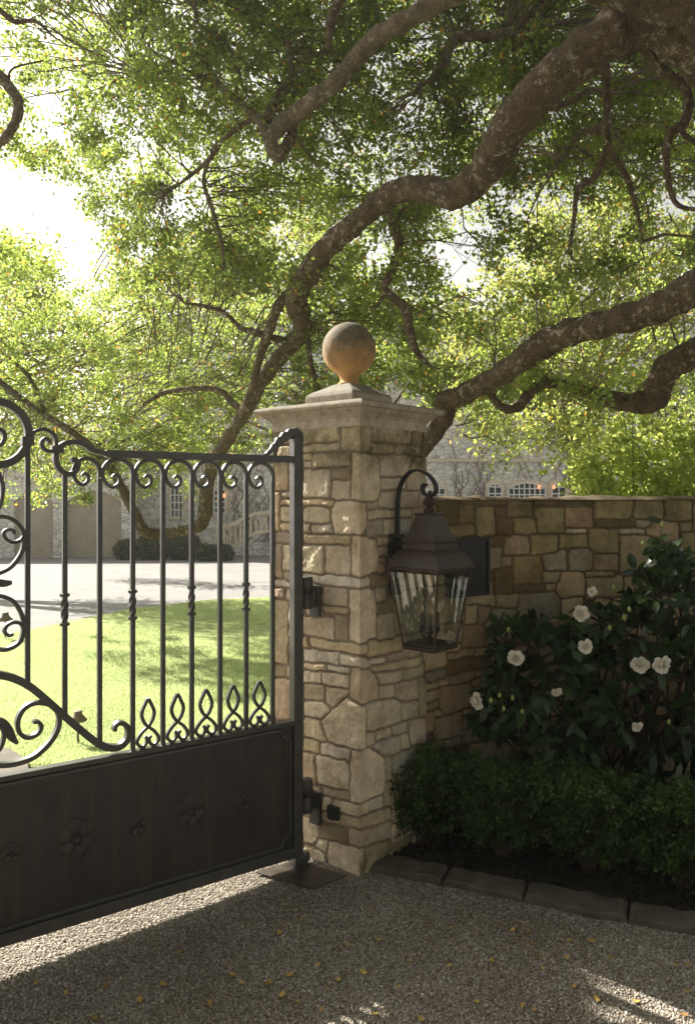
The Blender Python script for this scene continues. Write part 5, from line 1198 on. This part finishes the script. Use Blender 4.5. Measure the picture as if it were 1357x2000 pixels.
# stairs + balustrade
sx0, sx1 = hx(458), hx(600); st = thing('stone_steps', 'stone steps climbing to the house behind the balustrade', 'steps', (o_.x, HD, hz))
mb = MB(); ffr = wallf((-9, 28.3, 0), (1, 0, 0))
z00 = float(gz(28.3))
def fx(px): return (px - CX) / F * 28.3 + 9
for k in range(7): mb2 = fbox(mb, ffr, fx(452) + k * .10, fx(640), z00 - .1, z00 + .15 * (k + 1), -2.2, -k * .28)
mb.build('treads', M['kerb'], st); st.location = (fx(520) - 9, 28.3, z00)
bal = thing('stone_balustrade', 'curving cream stone balustrade rising beside the house steps', 'balustrade', (fx(440) - 9, 28.1, z00))
mb = MB(); fbox(mb, ffr, fx(424), fx(442), z00, EYE - (1028 - HY) / F * 28.3, .0, .3); fbox(mb, ffr, fx(422), fx(444), EYE - (1028 - HY) / F * 28.3, EYE - (1022 - HY) / F * 28.3, -.02, .32); mb.build('newel_post', M['trim'], bal)
rail = [(442, 1030, 1070), (460, 1022, 1064), (480, 1010, 1050), (500, 1003, 1040), (530, 1000, 1036), (570, 998, 1034)]
mb = MB(); mb.sweep([Vector((fx(a) - 9, 28.15, EYE - (b - HY) / F * 28.3)) for a, b, c in rail], Vector((0, -1, 0)), .12, .22); mb.build('handrail', M['trim'], bal)
mb = MB(); mb.sweep([Vector((fx(a) - 9, 28.15, EYE - (c - HY) / F * 28.3)) for a, b, c in rail], Vector((0, -1, 0)), .12, .22); mb.build('base_rail', M['trim'], bal)
for px_ in range(450, 570, 10):
    zt2 = np.interp(px_, [a for a, b, c in rail], [b for a, b, c in rail]); zb2 = np.interp(px_, [a for a, b, c in rail], [c for a, b, c in rail]); c = P(px_, zb2, 28.15); hgt = (zb2 - zt2) / F * 28.15
    mb = MB(); mb.lathe(c, [(.05, 0), (.05, hgt * .08), (.03, hgt * .14), (.065, hgt * .35), (.04, hgt * .6), (.03, hgt * .8), (.05, hgt * .92), (.05, hgt)], 8); mb.build('baluster', M['trim'], bal, True)
# clipped shrubs by the house
for i, (px_, py_, wpx, d, lb) in enumerate(((405, 1065, 20, 26.5, 'round clipped shrub left of the balustrade newel'), (436, 1066, 19, 26.6, 'round clipped shrub right in front of the newel post'), (360, 1060, 34, 27.4, 'low dark shrub below the tall house windows'), (300, 1058, 34, 27.4, 'wide dark low shrub seen under the oak limb'), (248, 1055, 24, 27.4, 'dark low shrub beside the right garage door'))):
    g_ = P(px_, py_, d); b0 = (g_.x, d, float(gz(d))); t = thing('clipped_shrub', lb, 'shrub', b0, 'clipped shrubs along the house'); r = np.random.default_rng(90 + i); rad = wpx / F * d; n_ = 3500
    v = r.normal(size=(n_, 3)); v /= np.linalg.norm(v, axis=1)[:, None]; v *= rad * r.uniform(.75, 1.05, n_)[:, None]; v[:, 2] = v[:, 2] * .85 + rad * .7; V, Fc = leaf_quads(v + np.array(b0), .09, r)
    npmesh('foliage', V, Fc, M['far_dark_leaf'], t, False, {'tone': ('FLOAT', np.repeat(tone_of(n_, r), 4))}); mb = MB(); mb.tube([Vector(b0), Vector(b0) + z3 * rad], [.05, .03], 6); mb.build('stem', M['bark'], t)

# ------------------------------------------------------------------ path lights on the lawn
for (px_, pyb, pyt, lb) in ((153, 1455, 1388, 'small weathered mushroom path light on the lawn just above the sweeping gate rail'), (11, 1250, 1196, 'small path light far across the lawn at the left edge by the lower scroll')):
    g_ = ground_at(px_, pyb); ht = (pyb - pyt) / F * g_.y; t = thing('path_light', lb, 'path light', tuple(g_), 'path lights on the lawn'); cm = M['bronze'] if 'pl' not in M else M['pl']
    if 'pl' not in M: M['pl'] = cm = simple('verdigris_copper', (.16, .13, .09), .7, 0, .4, 15, .001)
    mb = MB(); mb.tube([g_ - z3 * .02, g_ + z3 * ht * .75], .008, 8); mb.build('stake', cm, t, True); k = ht / .22
    mb = MB(); mb.lathe(g_, [(.012, ht * .68), (.055 * k, ht * .70), (.058 * k, ht * .73), (.032 * k, ht * .86), (.026 * k, ht * .90), (.026 * k, ht * .99), (.018 * k, ht)], 16); mb.build('shade', cm, t, True)
# flagstone at the lawn corner
g_ = ground_at(20, 1500); fo = [(ground_at(a, b)) for a, b in ((-60, 1530), (-50, 1468), (20, 1472), (55, 1495), (60, 1540))]
mb = MB(); mb.prism([Vector((a.x, a.y, float(gz(a.y)) + .014)) for a in fo], (0, 0, .02)); o = mb.build('flagstone', M['kerb'], loc=tuple(g_), bevel=.003); tag(o, 'flat grey flagstone set in the lawn at the left edge', 'flagstone')

# ------------------------------------------------------------------ boxwood hedge plants
def hedge_c(t_, off): return KO + KD * t_ + KN * off
hl = ['boxwood shrub at the left end of the low hedge, touching the pillar', 'second boxwood shrub from the pillar in the low hedge', 'boxwood shrub with a bare forked stem in the middle of the hedge', 'boxwood shrub with brighter green tips right of the bare forked stem', 'boxwood shrub at the right edge of the view in the low hedge', 'boxwood shrub of the hedge beyond the right edge of the view']
ht_ = [0.14, 0.50, 0.86, 1.22, 1.58, 1.95]
for i, t_ in enumerate(ht_):
    c = hedge_c(t_, 0.33); t = thing('boxwood_shrub', hl[i], 'shrub', (c[0], c[1], 0.01), 'boxwood shrubs of the low hedge'); r = np.random.default_rng(120 + i); rp2 = random.Random(130 + i)
    H_ = 0.45 - 0.012 * i + rp2.uniform(-.02, .02); mb = MB(); ends = []
    for k in range(16):
        a = rp2.uniform(0, 6.28); rad = rp2.uniform(.05, .19); e_ = Vector((c[0] + KD[0] * math.cos(a) * rad + KN[0] * math.sin(a) * rad, c[1] + KD[1] * math.cos(a) * rad + KN[1] * math.sin(a) * rad, rp2.uniform(.22, H_ - .04)))
        b = Vector((c[0] + rp2.uniform(-.015, .015), c[1], 0)); m1 = b.lerp(e_, .45) + Vector((0, 0, -.02)); cc = catmull([tuple(b), tuple(m1), tuple(e_)], 4); mb.tube([Vector(v) for v in cc], [.008 - .0055 * j / 8 for j in range(9)], 5)
    mb.build('stem', M['dark_twig'], t, True)
    # sprigs: spots on a rounded box shell, each a tuft of small leaves
    ns_ = 520; u1 = r.uniform(-1, 1, (ns_, 3)); m_ = np.abs(u1).max(1)[:, None]; pr = u1 / m_ ; ln = np.linalg.norm(pr, axis=1)[:, None]; pr = pr / (ln ** .45); pr *= r.uniform(.55, 1.06, (ns_, 1))
    z_ = (pr[:, 2] * .5 + .5) * (H_ - 0.10) + 0.10; sh = 0.75 + 0.25 * np.clip((z_ - .08) / .15, 0, 1); A_ = pr[:, 0] * .195 * sh; B_ = pr[:, 1] * .19 * sh
    A_ += noise2(A_ * 1 + i, z_, 9, 5) * .02; z_ += noise2(A_ + i * 3, B_, 12, 6) * .025
    X_ = c[0] + KD[0] * A_ + KN[0] * B_; Y_ = c[1] + KD[1] * A_ + KN[1] * B_; Cs = np.stack([X_, Y_, z_], -1)
    per = 26; C = np.repeat(Cs, per, 0) + r.normal(size=(ns_ * per, 3)) * .016; tn = np.clip(np.repeat(r.beta(1.3, 2.6, ns_) * .8 + .25 * (z_ > H_ - .06), per) + r.normal(0, .12, ns_ * per), 0, .9)
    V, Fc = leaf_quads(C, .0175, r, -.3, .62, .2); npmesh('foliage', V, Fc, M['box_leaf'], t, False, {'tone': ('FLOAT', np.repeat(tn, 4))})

# ------------------------------------------------------------------ camellia
def big_leaf(C, A, B, L, W):
    """pointed oval glossy leaves, 2 x 4 faces, cupped and curved; A axis, B side"""
    n = len(C); Cn = np.cross(A, B); V = []
    st_ = [(0, 0), (.22, .72), (.5, 1), (.78, .66), (1, 0)]
    for (t_, w_) in st_:
        mid = C + A * (L * t_)[:, None] - Cn * (L * .13 * t_ * t_)[:, None]
        if w_ == 0: V.append(mid)
        else:
            sd_ = B * (W * .5 * w_)[:, None]; up_ = Cn * (W * .10 * w_)[:, None]; V += [mid - sd_ + up_, mid, mid + sd_ + up_]
    V = np.stack(V, 1); m = V.shape[1]        # 1+3+3+3+1 = 11
    f = [(0, 2, 1), (0, 3, 2), (1, 2, 5), (1, 5, 4), (2, 3, 6), (2, 6, 5), (4, 5, 8), (4, 8, 7), (5, 6, 9), (5, 9, 8), (7, 8, 10), (8, 9, 10)]
    Fc = (np.array(f)[None] + (np.arange(n) * m)[:, None, None]).reshape(-1, 3); return V.reshape(-1, 3), Fc, m
cam_base = Vector((1.25, 3.78, 0)); cb = thing('camellia_bush', 'glossy dark leaved bush with white blooms growing against the wall', 'flowering bush', tuple(cam_base))
r = np.random.default_rng(55); rp2 = random.Random(55); Cs = []; As = []; mb = MB(); tips = []
def region_top(px): return np.interp(px, [915, 940, 975, 1010, 1060, 1110, 1160, 1210, 1240, 1262, 1290, 1310, 1357, 1500, 1700], [1400, 1345, 1230, 1205, 1190, 1185, 1190, 1150, 1130, 1100, 1020, 1075, 1085, 1100, 1150])
def add_twig(s_, e_, rad0=.006, nl=10, sz=1):
    m1 = s_.lerp(e_, .5) + Vector((rp2.uniform(-.03, .03), rp2.uniform(-.03, .03), rp2.uniform(-.02, .03))); c = catmull([tuple(s_), tuple(m1), tuple(e_)], 5)
    mb.tube([Vector(v) for v in c], [rad0 * (1 - .65 * j / 10) for j in range(11)], 5)
    d_ = (e_ - s_).normalized()
    for j in range(nl):
        f = .25 + .75 * j / max(1, nl - 1); p_ = Vector(c[min(10, int(f * 10))]); a = j * 2.4 + rp2.uniform(-.4, .4); o1 = d_.orthogonal().normalized(); o2 = d_.cross(o1)
        ax_ = (d_ * .55 + (o1 * math.cos(a) + o2 * math.sin(a)) * .9 + Vector((0, -.15, -.28))).normalized(); Cs.append(tuple(p_)); As.append(tuple(ax_))
majors = []
for k in range(34):
    px_ = rp2.uniform(950, 1560); tp = region_top(px_); py_ = tp + rp2.uniform(30, 160); d = rp2.uniform(3.48, 3.85); e_ = P(px_, py_, d); s_ = cam_base + Vector((rp2.uniform(-.15, .45), rp2.uniform(-.05, .05), 0))
    m1 = s_.lerp(e_, .5) + Vector((rp2.uniform(-.08, .08), 0, -.05)); c = catmull([tuple(s_), tuple(m1), tuple(e_)], 6); mb.tube([Vector(v) for v in c], [.011 - .007 * j / 12 for j in range(13)], 6); majors += [Vector(v) for v in c[4:]]
mj = np.array([tuple(v) for v in majors])
for k in range(520):
    px_ = rp2.uniform(925, 1620); tp = region_top(px_) + 12; py_ = rp2.uniform(tp, 1560) if k > 60 else tp + rp2.uniform(0, 40); d = rp2.uniform(3.38, 3.86) if py_ > tp + 60 else rp2.uniform(3.5, 3.8)
    if px_ < 1010 and py_ > 1430: continue
    e_ = P(px_, py_, d); j = np.argmin(((mj - np.array(e_)) ** 2).sum(1)); s_ = Vector(mj[j]); dd = e_ - s_
    if dd.length > .28: s_ = e_ - dd.normalized() * .28
    add_twig(s_, e_, .0035, rp2.randint(6, 10))
for (a, b) in (((1285, 1290), (1292, 1022)), ((1290, 1100), (1265, 1060)), ((1288, 1150), (1235, 1105)), ((1300, 1150), (1350, 1100)), ((985, 1300), (925, 1360)), ((1000, 1240), (968, 1225))):
    add_twig(P(*a, 3.7), P(*b, 3.66), .005, 12)
mb.build('branches', M['dark_twig'], cb, True)
C = np.array(Cs); A = np.array(As); n = len(C); B = r.normal(size=(n, 3)) * .5 + np.cross(A, np.array((0, -.5, .8))); B -= A * (A * B).sum(1)[:, None]; B /= np.linalg.norm(B, axis=1)[:, None]
fl = np.cross(A, B)[:, 2] < -.1; B[fl] *= -1
L = r.uniform(.052, .09, n); V, Fc, m_ = big_leaf(C, A, B, L, L * r.uniform(.42, .52, n))
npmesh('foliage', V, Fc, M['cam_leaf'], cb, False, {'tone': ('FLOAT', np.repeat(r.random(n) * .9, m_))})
def flower(c, rad, face, seed, npet=22):
    r = np.random.default_rng(seed); f = Vector(face).normalized(); o1 = f.orthogonal().normalized(); o2 = f.cross(o1); V = []; Fc = []; T = []
    for k in range(npet):
        ring = 0 if k < 7 else (1 if k < 14 else 2); ang = k * 2.399 + r.uniform(-.2, .2); el = (.12, .55, 1.05)[ring] + r.uniform(-.12, .12); ln = rad * (1.0, .78, .5)[ring] * r.uniform(.85, 1.1); wd_ = ln * (.95, .9, .9)[ring]
        rad_d = o1 * math.cos(ang) + o2 * math.sin(ang); tan_d = f.cross(rad_d); b0 = len(V)
        for iu in range(5):
            u_ = iu / 4; rr_ = ln * u_; e_ = el + .5 * u_ * u_ * (1 if ring else -.2); w_ = wd_ * .5 * math.sin(math.pi * (.12 + .72 * u_)) * (1.15 if u_ > .5 else 1)
            for iv in range(5):
                v_ = (iv - 2) / 2; cup = .22 * wd_ * v_ * v_; ruff = r.uniform(-.03, .03) * rad
                q = Vector(c) + rad_d * (rr_ * math.cos(e_)) + f * (rr_ * math.sin(e_) + cup + ruff * u_) + tan_d * (w_ * v_); V.append(tuple(q)); T.append(min(.9, .3 + .6 * u_))
        for iu in range(4):
            for iv in range(4): a = b0 + iu * 5 + iv; Fc.append((a, a + 1, a + 6, a + 5))
    return np.array(V), np.array(Fc), np.array(T)
FL = [(1008, 1285, 3.40, 15, (-.25, -1, .05)), (1141, 1262, 3.42, 13.5, (.1, -1, .2)), (1135, 1197, 3.5, 15, (-.7, -.8, .0)), (1248, 1298, 3.42, 17, (-.3, -1, .5)), (1290, 1297, 3.38, 17, (.15, -1, .1)), (932, 1368, 3.42, 16, (-1, -.6, -.1)), (1086, 1350, 3.44, 10, (-.2, -1, -.5)), (1243, 1418, 3.38, 10, (0, -1, -.2)), (1156, 1155, 3.52, 9, (-.8, -.8, .2))]
for i, (px_, py_, d, rp_, fc_) in enumerate(FL):
    V, Fc, T = flower(P(px_, py_, d), rp_ / F * d * 1.08, fc_, 200 + i); npmesh('blossom', V, Fc, M['petal'], cb, True, {'tone': ('FLOAT', T)})
BU = [(1292, 1024), (1255, 1062), (1198, 1148), (1218, 1206), (1240, 1158), (1166, 1160), (958, 1368), (983, 1384), (1000, 1363), (1019, 1390), (975, 1358), (992, 1230), (1190, 1226), (1228, 1190), (1305, 1410)]
for (px_, py_) in BU:
    c = P(px_, py_, 3.42 if py_ > 1170 else 3.6); mb = MB(); mb.lathe(c, [(.002, -.012), (.007, -.006), (.0085, 0), (.006, .008), (.001, .014)], 8); mb.build('bud', M['bud'], cb, True)

# ------------------------------------------------------------------ fallen leaves
def fallen(kind, mat, seed):
    r = random.Random(seed); vs = []; n_ = 9
    out = []
    for k in range(n_): a = 2 * math.pi * k / n_; out.append((.019 * math.cos(a) * (1 + r.uniform(-.1, .1)), .011 * math.sin(a) * (1 + r.uniform(-.15, .15)), .003 + .005 * abs(math.cos(a)) ** 2))
    mb = MB(); mb.add(out + [(0, 0, .0015)], [(k, (k + 1) % n_, n_) for k in range(n_)]); return mb.build('fallen_leaf', mat, loc=(0, 0, 0), smooth=True)
fy = fallen('y', M['yellow_leaf'], 1); fbw = fallen('b', M['brown_leaf'], 2)
FP = [(1190, 1875), (1120, 1930), (1043, 1976), (1105, 1874), (875, 1890), (1165, 1955), (710, 1903), (780, 1931), (855, 1772), (1020, 1968), (660, 1918), (1250, 1790), (588, 1740 + 60), (70, 1909), (320, 1920), (455, 1905), (474, 1921), (523, 1921), (565, 1908), (186, 1982), (550, 1948), (680, 1850), (130, 1930), (640, 1935), (410, 1960), (1320, 1890), (1290, 1860), (960, 1880), (1000, 1820), (1060, 1895), (800, 1880), (1340, 1940), (1240, 1960), (930, 1960), (740, 1840), (880, 1815), (300, 1840), (560, 1770), (580, 1960), (720, 1780), (620, 1890), (1110, 1840)]
rp2 = random.Random(99)
pos = FP + [(rp2.uniform(0, 1357), rp2.uniform(1760, 2000)) for _ in range(32)]
first = {'y': True, 'b': True}
for i, (px_, py_) in enumerate(pos):
    if py_ < 1745 + max(0, (px_ - 700)) * .2 + max(0, (590 - px_)) * .27: continue
    kd = 'y' if i < len(FP) or rp2.random() < .4 else 'b'; src = fy if kd == 'y' else fbw
    o = src if first[kd] else src.copy()
    if not first[kd]: COL.objects.link(o)
    first[kd] = False; g_ = ground_at(px_, py_); o.location = (g_.x, g_.y, .006 + float(dip(g_.x, 0))); o.rotation_euler = (rp2.uniform(-.25, .25), rp2.uniform(-.25, .25), rp2.uniform(0, 6.28)); s_ = rp2.uniform(.45, .8) if kd == 'y' else rp2.uniform(.4, .8); o.scale = (s_, s_, s_)
    tag(o, 'small yellow leaf fallen on the shaded gravel' if kd == 'y' else 'small brown leaf fallen on the shaded gravel', 'fallen leaf', 'yellow leaves fallen on the gravel' if kd == 'y' else 'brown leaves fallen on the gravel')
